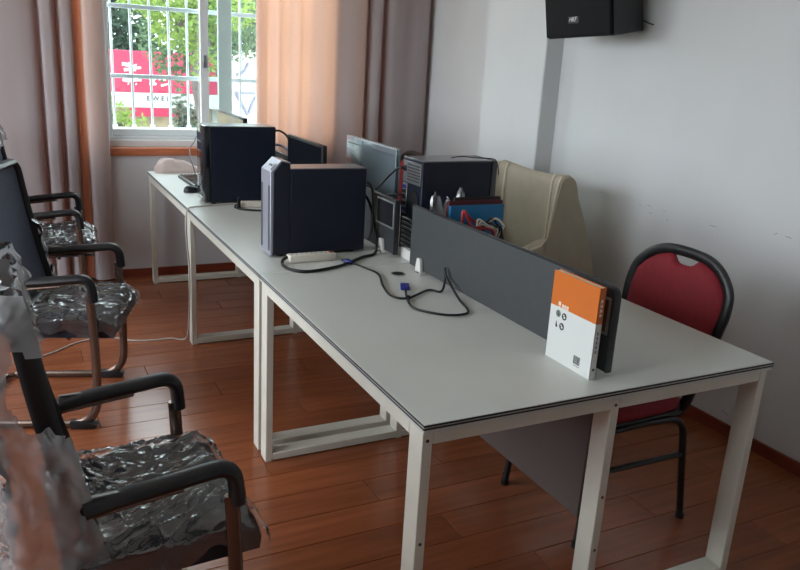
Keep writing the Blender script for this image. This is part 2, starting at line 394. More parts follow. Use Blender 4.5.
# ------------------------------------------------------------------ curtains
def curtain(name, label, knots, y0, z0, z1, seed):
    """knots: (x, y offset) along the hem seen from above"""
    pth = smooth_path([(a, b, 0) for a, b in knots], 8)
    rn = random.Random(seed); n = len(pth)-1
    b = NB()
    def fn(u, v):
        p = pth[round(u*n)]; z = z0+(z1-z0)*v
        k = 1+.25*math.sin(3*v+seed)*(1-v)
        q = noise.noise(Vector((p.x*6, z*1.1, seed)))*.012
        return (p.x+q*.6+.010*(1-v)*math.sin(p.x*9+seed), y0+p.y*k+q, z)
    grid(b, fn, n, 34)
    o = part(name, b, 'curtain', None, ang=180); return tag(o, label, 'curtain', 'window curtains')
kn = []; x = .742
kn = [(.752, .012), (.745, -.012), (.765, -.026), (.80, -.012), (.835, .012), (.87, .0), (.905, -.018), (.945, .004), (.985, .014), (1.02, -.012), (1.06, -.02), (1.10, .012), (1.15, .018), (1.20, -.006), (1.25, -.02), (1.30, .0), (1.345, .016), (1.39, -.008), (1.44, -.03), (1.49, -.034), (1.54, -.02), (1.575, .02), (1.585, .045), (1.60, .04), (1.61, -.01), (1.64, -.036), (1.675, -.036), (1.695, .0), (1.70, .045), (1.715, .045), (1.735, -.01), (1.77, -.036), (1.84, -.042), (1.91, -.036), (1.98, -.04), (2.05, -.034), (2.075, .0), (2.078, .04)]
curtain('curtain', 'peach curtain glowing with daylight to the right of the window', kn, 3.935, .02, 2.72, 1)
kn = [(-2.62, .0), (-2.5, -.03), (-2.38, .02), (-2.25, -.03), (-2.12, .02), (-2.0, -.03), (-1.87, .02), (-1.75, -.032), (-1.62, .02), (-1.5, -.03), (-1.36, .02), (-1.22, -.03), (-1.1, .02), (-.98, -.028), (-.88, -.02), (-.78, -.034), (-.69, -.036), (-.625, -.02), (-.60, .03), (-.585, .03), (-.575, -.02), (-.54, -.036), (-.51, -.03), (-.492, .03), (-.478, .03), (-.468, -.02), (-.44, -.036), (-.405, -.028), (-.39, .02), (-.365, .035), (-.345, .012), (-.325, -.028), (-.29, -.038), (-.25, -.03), (-.222, -.01), (-.215, .02)]
curtain('curtain', 'taupe curtain to the left of the window behind the armchairs', kn, 3.935, .02, 2.72, 2)

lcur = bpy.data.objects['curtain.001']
bm = NB(); grid(bm, lambda u, v: (-.398+.042*u+.006*math.sin(3*v), 3.935-.004+.012*math.sin(u*PI), .03+2.68*v), 6, 20)  # strip in the fold, coloured as window light glowing through the fabric
part('glow_strip', bm, 'glow_strip', lcur, 'peach strip coloured like daylight glowing through the cloth between two folds', ang=180)

# ------------------------------------------------------------------ desks
W, LT, ZT = 1.18, 1.306, .75
b_s = NB(); disc(b_s, (0, 0, 0), (0, -1, 0), .0045, .0015, 10); SCREW = finish('screw_head', b_s, 'edge')
def leg_frame(desk, y0, dz=.065):
    """end frame: three posts, top and bottom rail"""
    lw = .028; xs = [.004, W/2-lw/2, W-.004-lw]
    for x in xs:
        b = NB(); box(b, x, x+lw, y0, y0+dz, 0, .722, .002, 1); part('leg', b, 'frame', desk)
    for a, c in ((xs[0]+lw, xs[1]), (xs[1]+lw, xs[2])):
        b = NB(); box(b, a, c, y0, y0+dz, .004, .034, .002, 1); part('bottom_rail', b, 'frame', desk)
        b = NB(); box(b, a, c, y0, y0+dz, .688, .722, .002, 1); part('top_rail', b, 'frame', desk)
    if y0 < .1:
        for x in xs[:2]:
            for z in (.70, .42, .25): inst('screw_head', SCREW, desk, (x+lw/2, y0-.0002, z))
def desk_top(desk, y0, y1, name='tabletop'):
    b = NB(); box(b, 0, W, y0, y1, .7255, ZT, .0015, 1); t = part(name, b, 'top', desk)
    for z0, z1 in ((.7432, .748), (.7355, .7398)):
        b = NB(); e = .0012
        box(b, -e, .0, y0-e, y1, z0, z1); box(b, W, W+e, y0-e, y1, z0, z1); box(b, -e, W+e, y0-e, y0, z0, z1); box(b, 0, W, y1, y1+e*.5, z0, z1)
        part('edge_band', b, 'edge', t, 'dark stripe along the table edge', False)
    return t
def desk_common(desk, y0, y1):
    for x in (.004, W-.032):
        b = NB(); box(b, x, x+.028, y0, y1, .69, .7245, .002, 1); part('side_rail', b, 'frame', desk)
dk = thing('office_desk', 'near white office desk with the standing book on it', 'desk', (0, 0, 0), 0, 'white desks')
desk_top(dk, 0, LT); leg_frame(dk, .012); leg_frame(dk, LT-.012-.065); desk_common(dk, .078, LT-.078)
bm = NB(); box(bm, .592, .61, .1, LT-.1, .30, .688, .002, 1); part('modesty_panel', bm, 'modesty', dk, 'dark grey modesty panel')
bm = NB(); disc(bm, (.511, 1.17, .7485), (0, 0, 1), .031, .0035, 24); g = part('grommet', bm, 'silverframe', dk)
bm = NB(); disc(bm, (.511, 1.17, .7522), (0, 0, 1), .024, .0006, 24); part('grommet_hole', bm, 'pcdark', g)
d2 = thing('office_desk', 'far white desk carrying the computer towers, reaching the window', 'desk', (0, 0, 0), 0, 'white desks')
YA, YE = LT+.006, 3.865
desk_top(d2, YA, YE); leg_frame(d2, YA+.02); leg_frame(d2, 2.575); leg_frame(d2, YE-.085)
desk_common(d2, YA+.087, 2.573); desk_common(d2, 2.642, YE-.087)
for a, c in ((YA+.1, 2.57), (2.65, YE-.1)):
    bm = NB(); box(bm, .592, .61, a, c, .30, .688, .002, 1); part('modesty_panel', bm, 'modesty', d2, 'dark grey modesty panel')

# desk screens
def screen(label, y0, y1, ztop, frame_y, clips, card, round_near):
    t = thing('desk_screen', label, 'screen', (.6, (y0+y1)/2, .7505), 0, 'desk screens')
    yc = (y0+y1)/2; zb = .764-.7505; zt = ztop-.7505; r = .03
    pl = [(y0-yc, zb), (y1-yc, zb), (y1-yc, zt)]
    if round_near:
        for k in range(7):
            a = PI/2+PI/2*k/6; pl.append((y0-yc+r+r*math.cos(a), zt-r+r*math.sin(a)))
    else: pl.append((y0-yc, zt))
    b = NB(); prism(b, pl, 'x', 0, .018, .002, 1); part('panel', b, 'screen', t)
    b = NB(); pts = [(.009, p[0], p[1]) for p in pl[2:]]+[(.009, pl[0][0], pl[0][1])]
    tube(b, pts, .003, 6, squash=(.0115, .0028), upv=(1, 0, 0)); part('rim', b, 'screenrim', t)
    a, c, z0, z1 = frame_y; b = NB(); e = .007
    for q in ((a, c, z1-e, z1), (a, c, z0, z0+e), (a, a+e, z0+e, z1-e), (c-e, c, z0+e, z1-e)):
        box(b, -.005, 0, q[0]-yc, q[1]-yc, q[2]-.7505, q[3]-.7505, .001, 1)
    h = part('card_holder', b, 'silverframe', t, 'light metal frame on the panel')
    b = NB(); box(b, -.0018, 0, a+e-yc, c-e-yc, z0+e-.7505, z1-e-.7505); part('card', b, card, h)
    for yy in clips:
        b = NB(); prism(b, [(-.022, 0), (.022, 0), (.019, .035), (.012, .062), (-.012, .062), (-.019, .035)], 'x', -.016, -.0005, .003, 2)
        prism(b, [(-.022, 0), (.022, 0), (.019, .035), (.012, .062), (-.012, .062), (-.019, .035)], 'x', .0185, .034, .003, 2)
        box(b, -.016, .034, -.022, .022, 0, .012, .002, 1)
        for v in b.verts: v.co.y += yy-yc
        part('clamp', b, 'clip', t, 'white plastic clamp')
    return t
screen('dark grey desk screen along the near desk beside the book', .078, 1.25, 1.003, (.09, .255, .868, .972), (1.15, .2), 'browncard', True)
screen('dark grey desk screen on the far desk behind the computer towers', 1.395, 3.7, .992, (1.405, 1.573, .87, .982), (1.50, 3.4), 'darkcard', False)
bm = NB(); box(bm, .64, .665, 1.31, 1.41, .7505, .795, .003, 2); tag(part('junction_box', bm, 'clip'), 'small white box on the desk at the gap between the screens', 'box')

# ------------------------------------------------------------------ computer towers
def vents(b, x, y0, y1, z0, z1, n, h):
    for k in range(n):
        z = z0+(z1-z0)*k/(n-1); box(b, x-.0015, x+.001, y0, y1, z, z+h)
def feet(t, L_, Wd):
    for sx in (.05, L_-.05):
        for sy in (.03, Wd-.03):
            b = NB(); disc(b, (sx, sy, 0), (0, 0, 1), .014, .012, 10); part('foot', b, 'rubber', t)
# tower beside the window (front towards the aisle, -x)
def tower_far(loc):
    t = thing('computer_tower', 'black computer tower with glossy front, farthest one, by keyboard and mouse', 'computer tower', loc, 0, 'computer towers')
    L_, Wd, H = .385, .18, .413; feet(t, L_, Wd)
    b = NB(); box(b, .03, L_, 0, Wd, .012, H-.004, .003, 1); part('case', b, 'pcblack', t)
    b = NB(); box(b, .031, L_-.004, .002, Wd-.002, H-.0045, H, .0015, 1); part('top_panel', b, 'pctop', t)
    b = NB(); box(b, .05, L_-.02, -.0015, 0, .03, H-.02, .001, 1); part('side_panel', b, 'pcblack', t)
    b = NB(); box(b, 0, .0295, -.002, Wd+.002, .010, H+.001, .006, 2); fr = part('front_bezel', b, 'pcgloss', t)
    for z in (.33, .28):
        b = NB(); box(b, -.0015, .001, .015, Wd-.015, z, z+.042, .001, 1); part('drive_cover', b, 'pcblack', fr)
    b = NB(); disc(b, (-.001, .09, .20), (-1, 0, 0), .009, .003, 14); part('power_button', b, 'steel', fr)
    b = NB(); vents(b, 0, .04, .14, .04, .14, 9, .005); part('vent_slots', b, 'pcdark', fr, smooth=False)
    return t
tower_far((.105, 2.663, .7505))
def tower_silver(loc):
    t = thing('computer_tower', 'black computer tower with silver louvred front and slanted top edge', 'computer tower', loc, 0, 'computer towers')
    L_, Wd, H = .415, .125, .36; feet(t, L_, Wd)
    b = NB(); box(b, .082, L_, 0, Wd, .012, H-.004, .003, 1); part('case', b, 'pcblack', t)
    b = NB(); box(b, .085, L_-.004, .002, Wd-.002, H-.0045, H, .0015, 1); part('top_panel', b, 'pctop', t)
    b = NB(); prism(b, [(.012, .010), (.0815, .010), (.0815, H+.020), (.048, H+.0265), (.012, .346)], 'y', -.001, Wd+.001, .002, 1)
    part('bezel_side', b, 'pcblack', t)
    b = NB(); prism(b, [(0, .008), (.0115, .008), (.0115, .3465), (.0475, H+.027), (.0815, H+.0205), (.0815, H+.0245), (.044, H+.032), (0, .348)], 'y', 0, Wd, .0015, 1)
    fr = part('front_bezel', b, 'pcsilver', t, 'silver front with slanted top')
    for yy in (.004, Wd-.026):
        b = NB()
        for k in range(30): box(b, -.002, .002, yy, yy+.022, .03+k*.0088, .0345+k*.0088)
        part('vent_slots', b, 'pcdark', fr, smooth=False)
    n = Vector((-.044, 0, .044)).normalized(); d = Vector((.044, 0, .044)).normalized(); c0 = Vector((.0, 0, .348))
    b = NB(); p = c0+d*.024+n*.0008
    for k, (yy, l) in enumerate([(.026, .012), (.043, .006), (.054, .009), (.068, .006)]):
        box(b, 0, l, 0, .011, 0, .001, mx=Matrix.Translation(p+Vector((0, yy, 0))) @ Matrix((d, (0, 1, 0), n)).transposed().to_4x4())
    part('front_marking', b, 'ink', fr, smooth=False)
    b = NB(); box(b, 0, .03, 0, .012, 0, .003, mx=Matrix.Translation(p+Vector((0, .012, 0))-d*.014) @ Matrix((d, (0, 1, 0), n)).transposed().to_4x4()); part('power_button', b, 'steel', fr)
    return t
tower_silver((.107, 1.525, .7505))
def tower_rear(loc):
    t = thing('computer_tower', 'black computer tower showing its rear ports and power supply, behind the desk screen', 'computer tower', loc, 0, 'computer towers')
    L_, Wd, H = .362, .18, .41; feet(t, L_, Wd)
    b = NB(); box(b, .002, L_-.03, 0, Wd, .012, H-.004, .003, 1); part('case', b, 'pcblack', t)
    b = NB(); box(b, .004, L_-.004, .002, Wd-.002, H-.0045, H, .0015, 1); part('top_panel', b, 'pctop', t)
    b = NB(); box(b, L_-.0295, L_, -.001, Wd+.001, .01, H, .005, 2); part('front_bezel', b, 'pcgloss', t)
    b = NB(); box(b, .02, L_-.04, -.0015, 0, .03, H-.02, .001, 1); part('side_panel', b, 'pcblack', t)
    b = NB(); box(b, -.001, .003, .012, Wd-.012, H-.105, H-.015, .001, 1); ps = part('power_supply', b, 'steel', t, 'perforated steel power supply plate')
    b = NB()
    for i in range(11):
        for j in range(6): disc(b, (-.0008, .022+i*.0102, H-.09+j*.0125), (-1, 0, 0), .0036, .0008, 6)
    part('vent_holes', b, 'pcdark', ps, smooth=False)
    b = NB(); box(b, -.005, 0, .135, .162, H-.06, H-.035, .002, 1); part('power_socket', b, 'plasticblack', ps)
    b = NB(); box(b, -.001, .003, .128, .168, .17, .30, .001, 1); io = part('port_plate', b, 'steel', t)
    for z, c in ((.19, 'bluepl'), (.215, 'plasticblack'), (.24, 'plasticblack'), (.265, 'plasticblack'), (.285, 'bluepl')):
        b = NB(); box(b, -.004, 0, .134, .162, z-.008, z+.008, .001, 1); part('port', b, c, io)
    b = NB(); disc(b, (0, .065, .235), (-1, 0, 0), .046, .002, 24); part('fan_grille', b, 'pcdark', t)
    for k in range(7):
        b = NB(); box(b, -.002, .002, .02, .155, .03+k*.019, .041+k*.019, .001, 1); part('slot_cover', b, 'steel', t)
    return t
tower_rear((.686, 1.346, .7505))

# ------------------------------------------------------------------ monitors
def monitor(label, x, y0, y1, ztop, zbot, side, front, backm, group='monitors'):
    """side=-1: display looks towards -x"""
    wd = y1-y0; t = thing('monitor', label, 'monitor', (x, (y0+y1)/2, .7505), 0, group)
    zt, zb = ztop-.7505, zbot-.7505
    b = NB(); box(b, -.012, .012, -wd/2, wd/2, zb, zt, .004, 2); part('housing', b, backm if front is None else 'monedge', t)
    if front is not None:
        s = side; xs = sorted((s*.0122, s*.0134)); b = NB(); box(b, xs[0], xs[1], -wd/2+.012, wd/2-.012, zb+.02, zt-.012); part('display', b, front, t, 'glossy dark display')
        xs = sorted((-s*.012, -s*.035)); b = NB(); box(b, xs[0], xs[1], -wd/2+.06, wd/2-.06, zb+.04, zt-.07, .012, 2); part('back_cover', b, backm, t)
    else:
        xs = (-.0132, -.0122); b = NB(); box(b, xs[0], xs[1], -wd/2+.03, wd/2-.02, zt-.034, zt-.031); part('groove', b, 'monedge', t, smooth=False)
        b = NB(); box(b, -.0126, .0126, -wd/2-.001, wd/2+.001, zt-.006, zt+.001, .0015, 1); part('top_rim', b, 'monlight', t)
        b = NB(); box(b, .0122, .0134, -wd/2+.012, wd/2-.012, zb+.02, zt-.012); part('display', b, 'monglass', t)
    xs = sorted((-side*.012, -side*.045)); b = NB(); box(b, xs[0], xs[1], -.03, .03, .01, zb+.12, .006, 2); part('neck', b, 'plasticblack', t)
    b = NB(); box(b, -.09, .09, -.12, .12, 0, .011, .005, 2); part('base', b, 'plasticblack', t)
    return t
monitor('black monitor standing between the two left-hand computer towers', .50, 1.955, 2.46, 1.148, .835, -1, 'monglass', 'plasticblack')
monitor('monitor with a greenish reflecting display behind the farthest tower', .40, 2.935, 3.545, 1.183, .84, -1, 'monglass', 'plasticblack')
monitor('blue-grey backed monitor standing in front of the far red chair', .80, 1.795, 2.386, 1.153, .80, 1, None, 'monback')

# ------------------------------------------------------------------ keyboard, mouse, bag, strips
kb = thing('keyboard', 'dark keyboard lying on the far end of the desk', 'keyboard', (.215, 3.39, .7505), R(2))
bm = NB(); box(bm, -.065, .065, -.2, .2, 0, .016, .004, 2); part('housing', bm, 'plasticblack', kb)
kbm = NB(); box(kbm, -.0075, .0075, -.0075, .0075, 0, .006, .0015, 1); km = finish('key', kbm, 'bluepl' if False else 'pcgloss')
for r in range(5):
    for k in range(18): inst('key', km, kb, (-.045+r*.021, -.182+k*.0214, .016))
mo = thing('computer_mouse', 'small black mouse beside the keyboard', 'mouse', (.125, 3.06, .7505), R(8))
def mouse_fn(u, v):
    a = 2*PI*u; t = v; rr = math.sin(t*PI/2)**.6
    return (.055*math.cos(a)*rr, .031*math.sin(a)*rr, .034*math.cos(t*PI/2)**.8*(1-.15*math.cos(a)))
bm = NB(); grid(bm, mouse_fn, 20, 8); bmesh.ops.remove_doubles(bm, verts=bm.verts, dist=1e-4); part('body', bm, 'plasticblack', mo, ang=80)
bm = NB(); disc(bm, (-.03, -.004, .0275), (0, 1, 0), .008, .008, 12); part('scroll_wheel', bm, 'rubber', mo)
def bag_fn(u, v):
    a = 2*PI*u; q = 1-v
    n = noise.noise(Vector((math.cos(a)*2, math.sin(a)*2, v*3)))*.2
    rr = math.sin(v*PI/2)**.8*(1+n*.5)
    return (.155*math.cos(a)*rr-.03*(1-rr), .045*math.sin(a)*rr, max(0, (.085+.05*n)*(1-.35*math.cos(a)*rr)*math.cos(v*PI/2)**1.1))
bm = NB(); grid(bm, bag_fn, 36, 14); bmesh.ops.remove_doubles(bm, verts=bm.verts, dist=1e-4)
b_ = part('cloth_bag', bm, 'bagpink', None, ang=180); b_.location = (.19, 3.80, .7505); tag(b_, 'crumpled pinkish cloth bag at the window end of the desk', 'bag')

def power_strip(label, loc, rz, n):
    t = thing('power_strip', label, 'power strip', loc, rz, 'power strips'); l = n*.042+.03
    b = NB(); box(b, -l/2, l/2, -.024, .024, 0, .03, .005, 2); part('housing', b, 'stripwhite', t)
    for k in range(n):
        for s in (-1, 1):
            b = NB(); x = -l/2+.032+k*.042; box(b, x-.008+s*.009, x-.004+s*.009, -.003, .006, .0298, .0306); part('socket', b, 'pcdark', t)
    b = NB(); box(b, l/2-.022, l/2-.01, -.008, .008, .03, .033, .001, 1); part('switch', b, 'wirered', t)
    return t
power_strip('white power strip in front of the silver-fronted tower', (.255, 1.445, .7505), R(2), 4)
power_strip('white power strip half hidden beside the farthest tower', (.345, 2.57, .7505), R(-4), 3)
ad = thing('power_adapter', 'white plug adapter on the desk between the two left-hand towers', 'adapter', (.40, 2.475, .7505))
bm = NB(); box(bm, -.03, .03, -.022, .022, 0, .05, .014, 3); part('housing', bm, 'stripwhite', ad)
bm = NB(); box(bm, -.012, .012, -.012, .012, .05, .066, .004, 2); part('plug', bm, 'plasticblack', ad)
bm = NB(); box(bm, .245, .262, 2.53, 2.55, .7505, .812, .005, 2); tag(part('wireless_dongle', bm, 'plasticblack'), 'small upright black stick in front of the farthest tower', 'dongle')

def cable(name, label, pts, r, m, cat='cable', n=7):
    t = NB(); tube(t, smooth_path(pts, n), r, 8); o = part(name, t, m, None, ang=180); return tag(o, label, cat)
zt = .7560
vg = thing('monitor_cable', 'black monitor cable with a blue plug curling over the near desk', 'cable', (0, 0, 0))
bm = NB(); tube(bm, smooth_path([(.37, 1.40, zt), (.392, 1.347, zt), (.411, 1.28, zt), (.426, 1.172, zt), (.376, 1.02, zt), (.354, .901, zt), (.398, .864, zt), (.513, .929, zt), (.550, .90, zt), (.578, .925, .785), (.586, .945, .83), (.580, .915, .80), (.566, .80, .757), (.535, .69, zt), (.50, .652, zt), (.43, .668, zt), (.367, .758, zt), (.40, .875, zt), (.43, .945, .758)], 7), .0042, 8); part('cord', bm, 'rubber', vg, ang=180)
bm = NB(); box(bm, -.016, .016, -.024, .024, 0, .016, .003, 2, mx=Matrix.Translation((.447, .985, .7505)) @ Matrix.Rotation(R(-24), 4, 'Z')); pl = part('plug', bm, 'bluepl', vg, 'blue plug')
bm = NB(); box(bm, -.012, .012, .024, .032, .003, .013, .001, 1, mx=Matrix.Translation((.447, .985, .7505)) @ Matrix.Rotation(R(-24), 4, 'Z')); part('plug_tip', bm, 'steel', pl)
bm = NB(); tube(bm, smooth_path([(.405, .865, zt+.001), (.392, .868, zt+.001)], 3), .0085, 10); part('ferrite_bead', bm, 'rubber', vg)
bm = NB(); box(bm, -.012, .012, -.02, .02, 0, .014, .003, 2, mx=Matrix.Translation((.385, 1.365, .7505)) @ Matrix.Rotation(R(18), 4, 'Z')); part('plug', bm, 'bluepl', vg, 'dark blue plug')
cable('power_cable', 'thick black cable looping around the white power strip', [(.53, 1.64, .99), (.565, 1.615, .97), (.582, 1.58, .90), (.578, 1.52, .80), (.55, 1.47, .757), (.468, 1.42, .757), (.328, 1.318, .757), (.189, 1.272, .757), (.127, 1.31, .757), (.116, 1.385, .757), (.135, 1.44, .762), (.165, 1.452, .772)], .0062, 'rubber')
cable('power_cable', 'black cable arching down behind the silver-fronted tower', [(.522, 1.56, 1.035), (.548, 1.56, 1.04), (.566, 1.555, 1.0), (.566, 1.545, .90), (.556, 1.535, .83), (.54, 1.53, .80)], .005, 'rubber')
cable('power_cable', 'black cable plugged into the power supply of the rear-facing tower', [(.684, 1.492, 1.108), (.66, 1.51, 1.11), (.655, 1.58, 1.07), (.66, 1.68, 1.01), (.665, 1.80, .94), (.68, 1.86, .86), (.69, 1.88, .76)], .0048, 'rubber')
cable('data_cable', 'short black cable plugged into the ports of the rear-facing tower', [(.684, 1.488, 1.0), (.652, 1.50, 1.0), (.64, 1.56, .985), (.645, 1.60, .95), (.65, 1.63, .85), (.66, 1.65, .76)], .005, 'rubber')
cable('antenna_wire', 'thin black wire lying over the top of the rear-facing tower', [(.86, 1.42, 1.1645), (.90, 1.40, 1.172), (.97, 1.385, 1.168), (1.04, 1.375, 1.1645), (1.058, 1.37, 1.150), (1.062, 1.36, 1.12), (1.058, 1.35, 1.10)], .0022, 'rubber')
cable('power_cable', 'black cable arching from the back of the farthest tower', [(.49, 2.70, 1.135), (.52, 2.69, 1.14), (.555, 2.66, 1.11), (.565, 2.64, 1.04), (.555, 2.62, .95), (.54, 2.60, .80)], .006, 'rubber')
cable('data_cable', 'grey-blue cable behind the farthest tower below the arching one', [(.49, 2.73, 1.06), (.53, 2.70, 1.06), (.56, 2.64, 1.035), (.575, 2.58, 1.0), (.578, 2.56, .9), (.575, 2.55, .78)], .007, 'signgrey')
cable('power_cable', 'black cable lying on the desk before the farthest tower', [(.47, 2.44, .757), (.42, 2.43, .757), (.33, 2.44, .757), (.26, 2.48, .757), (.235, 2.54, .757), (.25, 2.585, .76)], .0055, 'rubber')
cable('network_cable', 'pale grey cable hanging off the far desk and running over the floor', [(.30, 2.655, .755), (.20, 2.645, .755), (.10, 2.62, .755), (.03, 2.59, .757), (-.006, 2.57, .75), (-.022, 2.54, .70), (-.026, 2.515, .60), (-.018, 2.50, .45), (-.018, 2.52, .25), (-.02, 2.57, .07), (-.03, 2.66, .006), (-.09, 2.70, .005), (-.18, 2.70, .005), (-.29, 2.73, .005), (-.40, 2.82, .005), (-.55, 2.79, .005), (-.69, 2.67, .005), (-.85, 2.58, .005)], .0042, 'cablegrey')
cable('thin_cable', 'thin dark cord dangling from the window down to the keyboard', [(.36, 4.03, .96), (.345, 3.99, .955), (.325, 3.95, .93), (.29, 3.91, .90), (.268, 3.82, .875), (.262, 3.735, .83), (.268, 3.66, .757), (.245, 3.60, .757), (.235, 3.595, .757)], .0028, 'rubber')

# ------------------------------------------------------------------ book
bk = thing('book', 'orange and white paperback standing upright against the desk screen', 'book', (.566, .176, .7505), 0)
hw, H, T = .097, .258, .02
bm = NB(); box(bm, -T+.0015, -.0015, -hw+.0018, hw-.002, .002, H-.002); part('pages', bm, 'paper', bk, smooth=False)
def cover(nm, z0, z1, m):
    b = NB(); box(b, -T, -T+.0012, -hw, hw, z0, z1); box(b, -.0012, 0, -hw, hw, z0, z1); box(b, -T, 0, -hw, -hw+.0014, z0, z1); return part(nm, b, m, bk, smooth=False)
cw = cover('cover', 0, .158, 'bookwhite'); co = cover('cover', .158, H, 'orange'); co['label'] = 'orange upper cover'; cw['label'] = 'white lower cover'
X0 = -T-.0003
for k, yy in enumerate((.058, .044, .034, .024)):
    bm = NB()
    if k == 0: box(bm, X0, X0+.0004, yy-.004, yy+.006, .163, .174); 
    else: box(bm, X0, X0+.0004, yy-.004, yy+.004, .162, .170)
    box(bm, X0, X0+.0004, yy-.0045, yy+.005, .1585, .1608)
    part('title_mark', bm, 'inkwhite', co, smooth=False)
for (yy, zz, m) in ((.060, .139, 'inkgreen'), (.034, .137, 'ink'), (.040, .106, 'ink')):
    bm = NB(); disc(bm, (-T+.0001, yy, zz), (-1, 0, 0), .0105, .0004, 18); ic = part('round_emblem', bm, m, cw, smooth=False)
    bm = NB(); box(bm, -T-.0007, -T, yy-.005, yy+.002, zz-.005, zz+.001); box(bm, -T-.0007, -T, yy-.001, yy+.005, zz+.002, zz+.005)
    part('emblem_mark', bm, 'bookwhite' if m == 'ink' else 'ink', ic if False else cw, smooth=False)
bm = NB(); prism(bm, [(.068, .100), (.062, .097), (.058, .101), (.061, .106), (.064, .115), (.066, .116)], 'x', X0, X0+.0004); part('emblem', bm, 'ink', cw, smooth=False)
bm = NB(); rr = random.Random(3); yy = -.052
while yy < -.026:
    l = rr.choice((.0008, .0014, .002)); box(bm, X0, X0+.0004, yy, yy+l, .022, .046); yy += l+rr.choice((.0008, .0013))
part('barcode', bm, 'ink', cw, smooth=False)
bm = NB(); box(bm, X0, X0+.0004, -.052, -.028, .0165, .0185); part('barcode_text', bm, 'inkgreen', cw, smooth=False)
for k in range(4):
    bm = NB(); box(bm, -.014, -.007, -hw-.0004, -hw, .178+k*.013, .187+k*.013); box(bm, -.009, -.0055, -hw-.0004, -hw, .180+k*.013, .183+k*.013)
    part('spine_mark', bm, 'inkwhite', co, smooth=False)
for k in range(5):
    bm = NB(); box(bm, -.013, -.008, -hw-.0004, -hw, .075+k*.013, .084+k*.013); part('spine_mark', bm, 'inkgreen', cw, smooth=False)
bm = NB(); disc(bm, (-.010, -hw, .028), (0, -1, 0), .004, .0004, 10); part('spine_dot', bm, 'ink', cw, smooth=False)

# ------------------------------------------------------------------ folders, wires behind the screen
def folder(label, m, x0, x1, y0, z1, th, tilt):
    t = thing('folder', label, 'folder', ((x0+x1)/2, y0, .7505), 0, 'folders behind the desk screen'); h = (x1-x0)/2
    mx = Matrix.Rotation(tilt, 4, 'X')
    b = NB(); box(b, -h, h, 0, .002, 0, z1-.7505, mx=mx); box(b, -h, h, th, th+.002, 0, z1-.7505, mx=mx); box(b, -h, -h+.002, .002, th, 0, z1-.7505, mx=mx); part('cover', b, m, t, smooth=False)
    b = NB(); box(b, -h+.003, h-.004, .003, th-.001, .004, z1-.7505-.006, mx=mx); part('sheets', b, 'paper', t, smooth=False)
    return t
folder('bright blue folder standing in front of the rear-facing tower', 'blue', .703, .948, 1.125, 1.018, .012, R(-1))
folder('maroon folder standing right behind the blue folder', 'maroon', .712, .962, 1.155, 1.030, .016, R(-1))
folder('dark brown folder standing behind the maroon one', 'darkfolder', .755, .970, 1.185, 1.038, .012, R(-1))
rr = random.Random(8)
bm = NB()
wp = thing('plastic_wrapper', 'crumpled clear plastic wrapper sticking up beside the maroon folder', 'wrapper', (.765, 1.262, .7505))
for (dx, lean, hh, wd) in ((-.04, -.02, .300, .09), (.0, .0, .275, .09), (.03, .032, .312, .09)):
    b = NB()
    def wf(u, v, dx=dx, lean=lean, hh=hh, wd=wd):
        taper = (1-v)**.35+.04; n = noise.noise(Vector((u*5+dx*90, v*9, hh*30)))
        return (dx+lean*v+(u-.5)*wd*taper, .014*n+.012*math.sin(u*7+dx*60)*(1-v*.4), hh*v+.01*n*v)
    grid(b, wf, 8, 16); part('sheet', b, 'filmbag', wp, ang=15)
ti = thing('wire_tangle', 'tangle of red, white and black wires in front of the blue folder', 'wires', (0, 0, 0))
for k in range(9):
    m = ['wirered', 'wirered', 'wirewhite', 'wirewhite', 'wirewhite', 'rubber', 'rubber', 'rubber', 'wirewhite'][k]
    a = [(.715, 1.06, .76), (.722, 1.065, .90), (.724, 1.07, 1.012-.006*k)] if k < 2 else [(.76+rr.uniform(-.03, .05), 1.06, .76), (.75+rr.uniform(-.02, .05), 1.06, .88)]
    pts = a+[(.75+.012*k, 1.06+rr.uniform(-.02, .02), .985-rr.uniform(0, .03)), (.79+.012*k, 1.055+rr.uniform(-.02, .02), .968-rr.uniform(0, .03)), (.84+.006*k, 1.05+rr.uniform(-.02, .02), .935), (.86+rr.uniform(-.02, .02), 1.05, .86), (.85, 1.05, .76)]
    b = NB(); tube(b, smooth_path(pts, 6), .0042 if m != 'wirered' else .006, 6); part('wire', b, m, ti, ang=180)
bx = thing('black_tray', 'black open tray standing behind the desk screen below the blue folder', 'tray', (.86, 1.05, .7505))
bm = NB(); box(bm, -.13, .12, -.06, .06, 0, .004); box(bm, -.13, .12, -.06, -.056, .004, .09); box(bm, -.13, .12, .056, .06, .004, .09); box(bm, -.13, -.126, -.056, .056, .004, .09); box(bm, .116, .12, -.056, .056, .004, .09); part('body', bm, 'cardboard', bx, smooth=False)
bm = NB(); prism(bm, [(.0, .004), (.10, .004), (.055, .17), (.04, .19)], 'y', .02, .03, .001, 1); part('flap', bm, 'cardboard', bx)
def tis_fn(u, v):
    a = 2*PI*u; n = noise.noise(Vector((math.cos(a)*1.7+5, math.sin(a)*1.7, v*2.5)))
    r = math.sin(v*PI)**.6; return (1.10+.05*r*math.cos(a)*(1+n*.6), 1.16+.09*r*math.sin(a)*(1+n*.5), .7505+.055*v*(1+.6*n))
bm = NB(); grid(bm, tis_fn, 22, 10); o = part('crumpled_tissue', bm, 'paperwhite', None, ang=25); tag(o, 'crumpled white paper on the far side of the near desk', 'paper')

